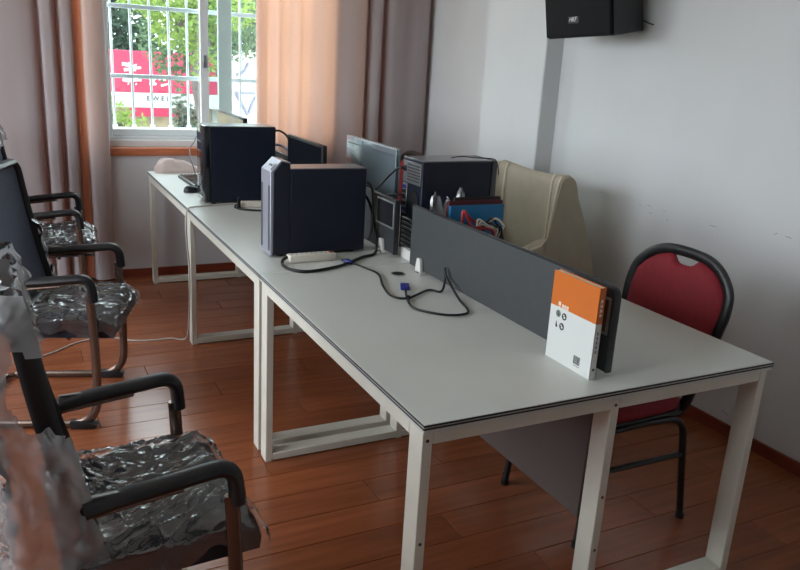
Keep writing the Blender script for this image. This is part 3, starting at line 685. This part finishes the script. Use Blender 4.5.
# ------------------------------------------------------------------ loudspeaker on the wall
sp = thing('loudspeaker', 'black wall loudspeaker mounted high beside the pilaster', 'speaker', (1.945, 1.742, 1.897))
TL = Matrix.Rotation(R(-2.2), 4, 'X') @ Matrix.Rotation(R(-9), 4, 'Y')
bm = NB(); z0, z1 = -.16, .15
pl = [(-.255, -.245), (-.255, .245), (-.04, .175), (0, .16), (0, -.16), (-.04, -.175)]
prism(bm, pl, 'z', z0, z1, .006, 2)
bmesh.ops.transform(bm, matrix=TL, verts=bm.verts); part('cabinet', bm, 'spk', sp)
bm = NB(); box(bm, -.275, -.2555, -.24, .24, z0+.006, z1-.006, .008, 3); bmesh.ops.transform(bm, matrix=TL, verts=bm.verts); sg = part('front_grille', bm, 'spkgrille', sp)
bm = NB(); box(bm, -.278, -.2755, -.024, .056, -.092, -.060, .001, 1); bmesh.ops.transform(bm, matrix=TL, verts=bm.verts); lp = part('badge', bm, 'ink', sg, 'small grey badge')
a = TL.to_3x3()
lettering('badge_lettering', 'HKF', .030, 'white', sg, a @ Vector((-.2785, .018, -.074)), a @ Vector((0, -1, 0)), a @ Vector((0, 0, 1)), shear=.35)
bm = NB(); box(bm, .0, .043, -.03, .03, -.05, .05, .003, 1); box(bm, .036, .044, -.06, .06, -.09, .09, .002, 1); part('bracket', bm, 'blackmetal', sp)
cable('speaker_wire', 'short dark wire stub at the wall below the loudspeaker', [(1.965, 1.60, 1.80), (1.985, 1.575, 1.785), (1.995, 1.54, 1.775)], .003, 'rubber')

# ------------------------------------------------------------------ office chairs with plastic film
def office_chair(label, loc, rz, seed, bag):
    t = thing('office_chair', label, 'chair', (loc[0], loc[1], 0), rz, 'black office chairs wrapped in plastic')
    hy = .268; rs = random.Random(seed)
    for s in (-1, 1):
        # bow leg: post, floor bend, runner
        b = NB(); pts = fillet([(-.01, s*hy, .575), (0, s*hy, .35), (-.005, s*hy, .016), (-.50, s*hy*.97, .016)], .12, 7)
        tube(b, pts, .013, 10, squash=(.012, .018), upv=(0, 1, 0)); part('leg', b, 'bronze', t)
        b = NB(); prism(b, [(-.115, 0), (-.02, 0), (-.005, .02), (-.035, .036), (-.115, .034)], 'y', s*hy-.019, s*hy+.019, .004, 2); part('foot_cap', b, 'plasticblack', t)
        # armrest
        b = NB(); pth = fillet([(-.325, s*hy, .616), (-.25, s*hy, .628), (-.005, s*hy, .652), (.003, s*hy, .555)], [0, .05, .075, 0], 7)
        tube(b, pth, .02, 12, squash=(.026, .019), upv=(0, 1, 0)); ar = part('armrest', b, 'plasticblack', t)
        b = NB(); tube(b, [(-.31, s*hy, .598), (-.12, s*hy, .616)], .006, 8); part('arm_tube', b, 'bronze', ar)
        b = NB(); box(b, -.31, -.24, s*hy-.005, s*hy+.005, .642, .6455, mx=None); part('arm_trim', b, 'steel', ar, smooth=False)
        # side bracket arm to backrest
        b = NB(); tube(b, [(-.32, s*hy, .616), (-.322, s*(hy-.02), .614), (-.322, s*.225, .612)], .013, 8); part('arm_bracket', b, 'plasticblack', t)
        b = NB(); tube(b, [(-.002, s*hy, .395), (-.002, s*.19, .395)], .011, 8); part('seat_bracket', b, 'bronze', t)
    b = NB(); tube(b, fillet([(-.50, -hy*.97, .016), (-.535, -hy*.9, .016), (-.535, hy*.9, .016), (-.50, hy*.97, .016)], .03), .0125, 8); part('rear_crossbar', b, 'bronze', t)
    b = NB(); tube(b, [(-.12, -.2, .375), (-.12, .2, .375)], .011, 8); tube(b, [(-.33, -.2, .375), (-.33, .2, .375)], .011, 8); part('seat_rail', b, 'bronze', t)
    # seat cushion
    def prof(u, v):
        # u across (-1..1), v along front-back
        X = -.37+.44*v; Y = (u*2-1)*.245
        return X, Y
    def top(X, Y):
        e = max(0, (abs(Y)-.19)/.055)**2*.022; q = (X+.15)/.22
        e2 = max(0, (abs(q)-.75)/.25)**2*(.028 if q > 0 else .012)
        return .478-e-e2-.010*(1-min(1, abs(Y)/.2))
    b = NB(); grid(b, lambda u, v: (*prof(u, v), top(*prof(u, v))), 20, 20)
    geo = bmesh.ops.extrude_face_region(b, geom=b.faces[:]); vs = [g for g in geo['geom'] if isinstance(g, bmesh.types.BMVert)]
    for v in vs: v.co.z = .388; v.co.x *= .98; v.co.y *= .96
    part('seat', b, 'seatfab', t, ang=60)
    # seat film, loose and crumpled
    def crease(p):
        w_ = noise.noise(Vector((p.x*5, p.y*5, seed)))*.06
        def ridge(v, k): return max(0, 1-abs(noise.noise(v))*k)**2
        a = ridge(Vector(((p.x+w_)*5+p.y*2, (p.y+w_)*22-p.x*9, seed*3.1)), 3.2)
        c = ridge(Vector(((p.x-w_)*17+p.y*11, p.y*8, seed*5.7)), 3.0)
        e = ridge(Vector((p.x*20-p.y*26, p.y*14+w_*40, seed*2.3)), 3.0)
        d = noise.noise(Vector((p.x*9-p.y*8, p.y*7, seed*1.7)))
        return a*.011+c*.008+e*.005+d*.006
    def film_fn(u, v):
        uu = (u*2-1); vv = v
        Y = max(-1, min(1, uu*1.16))*.252; X = -.375+.455*min(1, max(0, vv*1.10-.02))
        z = top(max(-.37, min(.07, X)), max(-.245, min(.245, Y)))+.010
        dn = max(0, abs(uu)*1.16-1)/.16; df = max(0, vv*1.10-.02-1)/.08
        p = Vector((X, Y, 0)); k = crease(p)
        z += max(-.004, k)-.075*dn*(.75+.5*noise.noise(Vector((X*11, seed, uu))))-.05*df*(.8+.6*noise.noise(Vector((Y*9, seed, 2))))
        out = .006*math.sin(X*38+seed)*dn+.004*dn
        return (X+.012*df+.01*noise.noise(Vector((Y*14, z*20, seed))), Y+math.copysign(out, uu), z)
    b = NB(); grid(b, film_fn, 130, 110); part('plastic_film', b, 'film', t, 'clear crumpled plastic film', ang=70)
    # backrest
    hw = .228
    def bx(z): return -.298-.115*((z-.47)/.56)-.012*math.sin((z-.47)/.56*PI)
    def outline(k, n):
        return k
    z0, z1, rc = .475, 1.035, .05
    outl = []
    def hwz(z): return hw*(.93+.07*math.sin((z-z0)/(z1-z0)*PI*.8))
    for i in range(13): z = z0+rc+(z1-z0-2*rc)*i/12; outl.append((hwz(z), z))
    for i in range(1, 6): a = PI/2*i/6; outl.append((hwz(z1-rc)-rc+rc*math.cos(a), z1-rc+rc*math.sin(a)))
    outl += [(-a_, z_) for a_, z_ in reversed(outl)]
    low = []
    for i in range(1, 6): a = PI/2*i/6; low.append((-(hwz(z0+rc)-rc+rc*math.cos(a)), z0+rc-rc*math.sin(a)))
    outl += low+[(-a_, z_) for a_, z_ in reversed(low)]
    b = NB(); tube(b, [(bx(z), yy, z) for yy, z in outl], .02, 10, closed=True, squash=(.024, .016), upv=(1, 0, 0)); part('back_frame', b, 'plasticblack', t)
    b = NB()
    def mesh_fn(u, v):
        z = z0+.012+(z1-z0-.024)*v; e = max(0, (z0+rc-z)/rc, (z-(z1-rc))/rc); wy = hwz(z)-rc*(1-math.sqrt(max(0, 1-min(1, e)**2)))-.004
        return (bx(z)+.004-.018*(1-(2*u-1)**2), (2*u-1)*wy, z)
    grid(b, mesh_fn, 18, 26)
    for v in b.verts: pass
    geo = bmesh.ops.extrude_face_region(b, geom=b.faces[:])
    for g in geo['geom']:
        if isinstance(g, bmesh.types.BMVert): g.co.x -= .008
    part('backrest', b, 'mesh', t, 'dark mesh backrest', ang=180)
    b = NB(); 
    for s in (-1, 1): tube(b, fillet([(-.25, s*.17, .385), (-.335, s*.18, .39), (-.325, s*.2, .52)], .05), .012, 8)
    part('back_support', b, 'bronze', t)
    # plastic cover around the backrest
    def bag_keep(u, v):
        a = (u % 1)*4     # 0..1 near side, 1..2 rear, 2..3 far side, 3..4 front
        z = .36+.72*v
        if bag == 'near':
            if a >= 3.02 and z < .99: return False          # front face open
            if a < .50+.08*math.sin(z*30) and .775+.04*math.sin(a*5) < z < .975+.05*noise.noise(Vector((a*3, 1, 2))): return False    # torn open along the near edge
            if 2 < a < 3 and z < .93: return False
            return True
        if bag == 'edge':
            return (1.8 < a < 3.12 and z < .80+.05*math.sin(a*4))
        return a < .6 or z > .98 or (a > 2.1 and a < 2.6)
    def bag_fn2(u, v):
        a = (u % 1)*4; z = .36+.72*v; zc = min(max(z, z0), z1); k = int(a) % 4; f = a-int(a)
        wy = hwz(zc)+.028; top_in = max(0, (z-1.0)/.08)
        bulge = .055+.03*max(0, math.sin((z-.5)/.5*PI))+.10*max(0, .66-z)/.3+(.03*(1-abs(2*f-1)) if k == 1 else 0)
        xf = bx(zc)+.028; xr = bx(zc)-.030-bulge
        if k == 0: x, y_ = xf+(xr-xf)*f, -wy
        elif k == 1: x, y_ = xr, -wy+2*wy*f
        elif k == 2: x, y_ = xr+(xf-xr)*f, wy
        else: x, y_ = xf, wy-2*wy*f
        x = x*(1-top_in*.75)+(bx(1.03))*top_in*.75; y_ *= 1-.16*top_in
        n1 = noise.noise(Vector((x*9+seed, y_*9, z*3.2))); n2 = noise.noise(Vector((x*25, y_*22+seed, z*12))); n3 = abs(noise.noise(Vector((x*7+y_*11, seed, z*9))))
        n4 = noise.noise(Vector((x*16+seed*2, y_*16, z*1.6))); o_ = .020*n1+.008*n2+.018*(.4-n3)+.022*n4+.013*(1-abs(noise.noise(Vector((x*24+z*11+seed, y_*22, z*17-x*14))))*3)*(1 if z < .84 or k == 1 else .5)
        dx = -1 if k == 1 else (1 if k == 3 else 0); dy = -1 if k == 0 else (1 if k == 2 else 0)
        return (x+o_*(dx if dx else .4), y_+o_*(dy if dy else .3), z+.012*n1)
    b = NB(); grid(b, bag_fn2, 96, 56, bag_keep)
    part('plastic_cover', b, 'filmbag', t, 'loose clear plastic bag over the backrest', ang=110)
    return t
office_chair('nearest black office chair, seat wrapped in shiny clear plastic', (-.412, .418), R(3), 1.0, 'near')
office_chair('middle black office chair with dark mesh back turned slightly towards the viewer', (-.467, 2.005), R(-18.5), 2.0, 'edge')
office_chair('farthest black office chair, just in front of the taupe curtain', (-.467, 3.36), R(-4), 3.0, 'far')

# ------------------------------------------------------------------ red banquet chairs (front = local +x)
def red_chair(label, loc, rz):
    t = thing('banquet_chair', label, 'chair', loc, rz, 'red banquet chairs'); fy = .215
    for s in (-1, 1):
        b = NB(); tube(b, fillet([(.235, s*fy, 0), (.20, s*(fy-.012), .405), (0, s*(fy-.012), .415), (-.19, s*(fy-.012), .405), (-.245, s*fy, 0)], [0, .07, 0, .07, 0], 7), .0125, 10, squash=(.0125, .012), upv=(0, 1, 0)); lg = part('leg_frame', b, 'blackmetal', t)
        b = NB(); tube(b, [(.212, s*(fy-.008), .262), (-.212, s*(fy-.008), .262)], .010, 8); part('stretcher', b, 'blackmetal', t)
        for x in (.235, -.245):
            b = NB(); disc(b, (x, s*fy, 0), (0, 0, 1), .0155, .02, 12); part('foot_cap', b, 'rubber', lg)
    b = NB(); tube(b, [(.205, -fy+.01, .25), (.205, fy-.01, .25)], .010, 8); part('front_stretcher', b, 'blackmetal', t)
    def seat_pt(u, v, z):
        a = 2*PI*u; c, s = math.cos(a), math.sin(a); n = 4.5; r = (abs(c)**n+abs(s)**n)**(-1/n)
        return (.215*c*r*v, (.215+.012*c)*s*r*v, z)
    prof = [(0, .425), (.9, .425), (.985, .435), (1.01, .455), (.99, .478), (.92, .495), (.7, .507), (.35, .512), (0, .513)]
    b = NB(); V = [[b.verts.new(seat_pt(i/40, max(q[0], .001), q[1])) for i in range(40)] for q in prof]
    for i in range(len(prof)-1):
        for j in range(40): b.faces.new([V[i][j], V[i][(j+1) % 40], V[i+1][(j+1) % 40], V[i+1][j]])
    bmesh.ops.remove_doubles(b, verts=b.verts, dist=.0015); st = part('seat', b, 'red', t, ang=70)
    b = NB(); tube(b, [seat_pt(i/40, 1.012, .438) for i in range(40)], .006, 6, closed=True); part('seat_trim', b, 'blackmetal', st)
    def bx(z): return -.205-.105*((z-.45)/.5)**1.1 if z > .45 else -.205+.2*(.45-z)
    # back frame: posts rise from under the seat, widen, and close in a crown
    half = [(.175, .425), (.190, .47), (.200, .55), (.214, .65), (.226, .74), (.229, .79), (.219, .845), (.192, .882), (.150, .915), (.09, .937), (0, .943)]
    pts = [(bx(z), -y_, z) for y_, z in half]+[(bx(z), y_, z) for y_, z in reversed(half[:-1])]
    pts = [(-.10, -.17, .412), (-.165, -.172, .415)]+pts+[(-.165, .172, .415), (-.10, .17, .412)]
    b = NB(); tube(b, smooth_path(pts, 5), .0135, 10, squash=(.013, .020), upv=(1, 0, 0)); part('back_frame', b, 'blackmetal', t)
    # pad with a dip for the hand hole
    oh = [(.16, .50), (.185, .52), (.196, .60), (.210, .70), (.217, .78), (.207, .838), (.178, .874), (.135, .905), (.075, .926), (.058, .923), (.042, .906), (.028, .899), (0, .897)]
    ol = [(-y_, z) for y_, z in oh]+[(y_, z) for y_, z in reversed(oh[:-1])]
    cz = .72
    b = NB(); rings = []
    for k, (sc, dx) in enumerate([(.0, .026), (.35, .025), (.7, .022), (.9, .016), (.98, .008), (1, 0), (.98, -.010), (.85, -.014), (0, -.015)]):
        if sc == 0:
            rings.append([b.verts.new((bx(cz)+dx, 0, cz))])
        else: rings.append([b.verts.new((bx(cz+(z-cz)*sc)+dx, y_*sc, cz+(z-cz)*sc)) for y_, z in ol])
    n = len(ol)
    for i in range(len(rings)-1):
        A, B = rings[i], rings[i+1]
        for j in range(n):
            j2 = (j+1) % n
            if len(A) == 1: b.faces.new([A[0], B[j], B[j2]])
            elif len(B) == 1: b.faces.new([A[j], B[0], A[j2]])
            else: b.faces.new([A[j], B[j], B[j2], A[j2]])
    part('back_pad', b, 'red', t, ang=60)
    return t
red_chair('red banquet chair with black frame and hand hole, behind the near desk', (1.045, .535, 0), PI)
red_chair('red banquet chair at the far right, mostly hidden behind monitor and tower', (1.33, 3.20, 0), PI)

# ------------------------------------------------------------------ beige armchair (faces -x)
ac = thing('armchair', 'beige upholstered armchair with cream piping against the right wall', 'armchair', (1.60, 1.87, 0))
AX, AY = 1.60, 1.87
pl = [(-.03, .20), (-.02, .45), (.0, .66), (.0, .85), (.0, 1.0), (.012, 1.035), (.04, 1.048), (.07, 1.03), (.10, .95), (.155, .84), (.215, .70), (.262, .55), (.285, .40), (.29, .20)]
pl = [(p.x, p.y) for p in smooth_path([(a, b, 0) for a, b in pl], 4)]
def wing(s, pz):
    q = max(0, (abs(s)-.55)/.45); k = max(0, min(1, (1.03-pz)/.33))
    return q*q*(.018+.055*k)
bm = NB(); N = 28; rows = []
for i in range(N+1):
    s = -1+2*i/N; e = max(0, (abs(s)-.90)/.10); ins = 1-math.sqrt(max(0, 1-e*e))
    row_ = []
    for (px, pz) in pl:
        cx, cz = .10, .6
        front = 1 if px < .02 else (max(0, 1-(px-.02)/.06))
        row_.append(bm.verts.new((cx+(px-cx)*(1-.06*ins)-wing(s, pz)*front, s*.292, cz+(pz-cz)*(1-.03*ins)+(.022*s*s-.014)*(1 if pz > .95 else 0))))
    rows.append(row_)
for i in range(N):
    for j in range(len(pl)):
        k = (j+1) % len(pl); bm.faces.new([rows[i][j], rows[i][k], rows[i+1][k], rows[i+1][j]])
bm.faces.new(rows[0]); bm.faces.new(rows[-1][::-1])
part('backrest', bm, 'beige', ac, ang=60)
for s in (-1, 1):
    for (dy, ex) in ((.278, 0), (.205, 0)):
        b = NB(); p = []
        for k, z in enumerate((1.045, 1.0, .925, .85, .78, .735)):
            p.append((-wing(dy/.292, z)-.002+(.012 if k == 0 else 0), s*dy, z))
        x0_ = p[-1][0]
        p += [(x0_-.03, s*(dy-.006), .70), (x0_-.085, s*(dy-.012), .682)]
        tube(b, smooth_path(p, 5), .0068, 6); part('piping', b, 'piping', ac, 'cream piping')
    # low arm
    b = NB(); prism(b, [(-.50, .22), (.05, .22), (.05, .70), (-.02, .722), (-.06, .715), (-.12, .69), (-.22, .655), (-.42, .60), (-.50, .55)], 'y', s*.286, s*.195, .008, 2); part('arm', b, 'beige', ac)
bm = NB(); box(bm, -.50, -.02, -.214, .214, .30, .46, .035, 3); part('seat_cushion', bm, 'beige', ac)
bm = NB(); box(bm, -.49, .25, -.26, .26, .18, .298, .01, 2); part('base', bm, 'beige', ac)
for x in (-.44, .22):
    for s in (-1, 1):
        b = NB(); tube(b, [(x*1.03, s*.235, 0), (x, s*.225, .185)], [.014, .022], 10); part('leg', b, 'wood', ac)

# ------------------------------------------------------------------ outside the window
bm = NB(); box(bm, -60, 60, 4.3, 70, -.5, -.30); box(bm, -60, -3.0, -40, 4.3, -.5, -.30)
struct('ground_outside', bm, 'concrete', 'pale paved ground outside the window', 'ground')
bm = NB(); box(bm, -4, 8, 9.15, 9.4, -.32, .78, .01, 1); tag(part('planter_wall', bm, 'rubble'), 'low beige wall outside, below the red sign', 'wall')
sg = thing('street_sign', 'red sign with white brush lettering outside the window', 'sign', (.95, 9.0, -.3), 0)
def sx(px, py): return None
bm = NB(); box(bm, -1.2, .78, 0, .05, 1.262, 1.765, .004, 1); part('red_board', bm, 'signred', sg)
bm = NB(); box(bm, -1.2, .9, 0.002, .05, 1.075, 1.26, .004, 1); part('white_band', bm, 'signwhite', sg)
bm = NB(); box(bm, -.35, .42, 0.004, .05, .965, 1.072, .004, 1); part('red_strip', bm, 'signred', sg)
for x in (-1.1, .7):
    b = NB(); box(b, x, x+.06, .051, .10, 0, 1.76); part('post', b, 'steel', sg)
def stroke(pts, r):
    b = NB(); P = smooth_path([(x, -.006, z) for x, z in pts], 4); n = len(P)
    tube(b, P, [r*(1.15-.5*i/(n-1)) for i in range(n)], 6); part('brush_stroke', b, 'white', sg, smooth=False)
# strokes measured in metres on the board (x from board centre, z above ground)
for pts, r in [([(-.42, 1.60), (-.34, 1.585), (-.27, 1.56), (-.20, 1.56)], .021), ([(-.30, 1.55), (-.27, 1.585), (-.25, 1.60)], .012),
               ([(-.40, 1.53), (-.33, 1.535), (-.26, 1.53)], .019), ([(-.38, 1.47), (-.33, 1.47), (-.27, 1.475)], .016), ([(-.38, 1.44), (-.30, 1.425), (-.24, 1.44)], .017),
               ([(-.42, 1.415), (-.36, 1.40), (-.28, 1.41), (-.2, 1.41)], .020), ([(-.335, 1.62), (-.325, 1.50), (-.33, 1.40)], .012), ([(-.36, 1.365), (-.352, 1.36)], .020), ([(-.27, 1.365), (-.255, 1.36)], .014),
               ([(-.10, 1.45), (-.085, 1.42), (-.05, 1.42), (-.02, 1.44)], .014), ([(-.10, 1.385), (-.06, 1.375), (-.02, 1.37)], .022), ([(.02, 1.43), (.06, 1.415), (.10, 1.43)], .014), ([(.04, 1.355), (.09, 1.365), (.13, 1.38)], .014), ([(-.06, 1.47), (-.05, 1.40), (-.06, 1.36)], .010)]:
    stroke(pts, r)
lettering('band_lettering', 'E W E L', .085, 'ink', sg, (.0, -.003, 1.19), (1, 0, 0), (0, 0, 1), .002)
ws = thing('white_signboard', 'white signboard with grey-blue strokes outside the right sash', 'sign', (2.15, 8.2, -.3))
bm = NB(); box(bm, -.45, .6, 0, .04, .85, 1.85, .004, 1); part('board', bm, 'signwhite', ws)
for x in (-.35, .5):
    b = NB(); box(b, x, x+.05, .041, .08, 0, 1.8); part('post', b, 'steel', ws)
for pts, r in [([(-.42, 1.34), (0, 1.345), (.4, 1.36)], .018), ([(-.40, 1.32), (-.34, 1.22), (-.26, 1.08)], .022), ([(-.12, 1.34), (-.2, 1.22), (-.24, 1.10)], .02), ([(-.16, 1.30), (-.05, 1.18), (.06, 1.05), (.14, .98)], .026), ([(.16, 1.18), (.08, 1.12), (.02, 1.08)], .018), ([(-.05, 1.62), (.1, 1.58), (.2, 1.62)], .02), ([(-.1, 1.5), (.05, 1.48), (.2, 1.5)], .018), ([(-.4, 1.55), (-.3, 1.6), (-.25, 1.7)], .02), ([(.02, 1.7), (.05, 1.55), (.0, 1.42)], .016)]:
    b = NB(); P = smooth_path([(x, -.006, z) for x, z in pts], 4); tube(b, P, r, 6); part('brush_stroke', b, 'signgrey', ws, smooth=False)

def leaves(b, c, rad, n, size, rs, shell=.35):
    for _ in range(n):
        while True:
            d = Vector((rs.uniform(-1, 1), rs.uniform(-1, 1), rs.uniform(-1, 1)))
            if shell < d.length < 1: break
        p = Vector(c)+Vector((d.x*rad[0], d.y*rad[1], d.z*rad[2]))
        a = Vector((rs.gauss(0, 1), rs.gauss(0, 1), rs.gauss(0, .6))).normalized(); q = a.orthogonal().normalized(); q.rotate(Matrix.Rotation(rs.uniform(0, 6.3), 3, a))
        s = size*rs.uniform(.6, 1.3); h = a*s*.12
        b.faces.new([b.verts.new(p-a*s), b.verts.new(p+q*s*.45+a*s*.1), b.verts.new(p+a*s), b.verts.new(p-q*s*.45+a*s*.1)])
def tree(label, base, trunk, blobs, m, n, size, seed, cat='tree', shell=.35, group='trees outside the window'):
    t = thing('tree' if cat == 'tree' else 'shrub', label, cat, base, 0, group if cat == 'tree' else None); rs = random.Random(seed)
    if trunk:
        b = NB(); tube(b, smooth_path([p for p, _ in trunk], 4), [trunk[min(int(i/4), len(trunk)-1)][1] for i in range((len(trunk)-1)*4+1)], 8); tr = part('trunk', b, 'bark', t)
        for c, rad in blobs[:4]:
            b = NB(); s0 = Vector(trunk[-1][0]); e = Vector(c); tube(b, smooth_path([s0, (s0+e)/2+Vector((0, 0, .15)), e], 4), .025, 6); part('branch', b, 'bark', tr)
    b = NB(); tot = sum(r[0]*r[1]*r[2] for _, r in blobs)
    for c, rad in blobs: leaves(b, c, rad, int(n*rad[0]*rad[1]*rad[2]/tot), size, rs, shell)
    part('foliage', b, m, t, smooth=False, kind='stuff'); return t
tree('slim tree with a bent grey trunk right outside the window', (1.20, 7.6, -.3), [((.06, 0, 0), .075), ((.05, 0, .7), .07), ((-.01, 0, 1.15), .062), ((-.06, 0, 1.5), .055), ((-.05, 0, 2.0), .05), ((-.1, 0, 2.6), .04)],
     [((-.25, .2, 1.95), (.42, .3, .42)), ((.35, .1, 2.1), (.5, .4, .4)), ((-.15, -.1, 2.4), (.8, .5, .25)), ((-.12, .3, 1.62), (.36, .2, .26))], 'leafmid', 4200, .036, 11)
tree('bright yellow-green leafy tree hanging over the sign', (.55, 6.2, -.3), [((.60, .3, 0), .05), ((.60, .3, 1.5), .045), ((.4, .1, 2.2), .035)],
     [((.15, 0, 2.02), (.30, .25, .22)), ((.40, 0, 1.85), (.22, .2, .22)), ((.0, .1, 2.25), (.4, .3, .18)), ((.55, 0, 2.2), (.35, .25, .2)), ((.36, 0, 1.62), (.1, .1, .12))], 'leafbright', 2600, .032, 12)
tree('dark evergreen tree beyond the red sign', (.6, 11.5, -.3), [((0, 0, 0), .14), ((0, 0, 1.5), .12), ((0, 0, 3), .1)],
     [((-1.0, 0, 2.1), (.9, .5, .9)), ((.0, .1, 2.1), (.8, .5, 1.0)), ((-.5, 0, 2.7), (1.1, .5, .5)), ((.3, 0, 1.6), (.6, .5, .6))], 'leafdark', 7000, .062, 13)
tree('grey-green tree beyond the white signboard', (3.2, 11.5, -.3), [((0, 0, 0), .14), ((0, 0, 1.5), .12), ((0, 0, 3), .1)],
     [((-.9, 0, 2.1), (.8, .5, .8)), ((.5, .2, 2.1), (1.0, .5, .9)), ((-.2, 0, 2.7), (1.2, .5, .5)), ((-.4, 0, 1.5), (.9, .5, .6))], 'leafgrey', 7000, .06, 14)
tree('tall dark tree closing the view outside on the left', (-1.6, 13.4, -.3), [((0, 0, 0), .16), ((0, 0, 1.8), .14), ((0, 0, 2.4), .1)],
     [((.3, 0, 2.0), (1.5, .8, 1.4)), ((2.1, 0, 2.0), (1.4, .8, 1.4)), ((-1.4, .2, 2.0), (1.2, .9, 1.4))], 'leafdark', 5200, .10, 15)
tree('tall mid-green tree closing the view outside on the right', (4.7, 13.5, -.3), [((0, 0, 0), .16), ((0, 0, 1.8), .14), ((0, 0, 2.4), .1)],
     [((-1.3, 0, 2.0), (1.4, .8, 1.4)), ((.3, 0, 2.1), (1.4, .8, 1.5)), ((1.6, .2, 2.0), (1.4, .9, 1.4))], 'leafmid', 5200, .10, 16)
tree('yellow-green shrub at the left edge of the window view', (.10, 6.6, -.3), [((0, 0, 0), .02), ((0, 0, .5), .018), ((0, 0, .9), .012)],
     [((.0, 0, 1.18), (.16, .16, .2)), ((.12, 0, 1.0), (.26, .22, .26)), ((-.2, 0, .9), (.3, .22, .35)), ((0, 0, .6), (.4, .25, .3))], 'leafbright', 1700, .034, 17, 'shrub', .2)
tree('small grey-green shrub beside the slim tree trunk', (1.10, 8.35, -.3), [((0, 0, 0), .02), ((0, 0, .5), .018), ((0, 0, .9), .012)],
     [((0, 0, 1.15), (.14, .12, .22)), ((.05, 0, .85), (.2, .14, .3)), ((.22, 0, 1.0), (.12, .1, .2))], 'leafgrey', 800, .032, 18, 'shrub', .2)
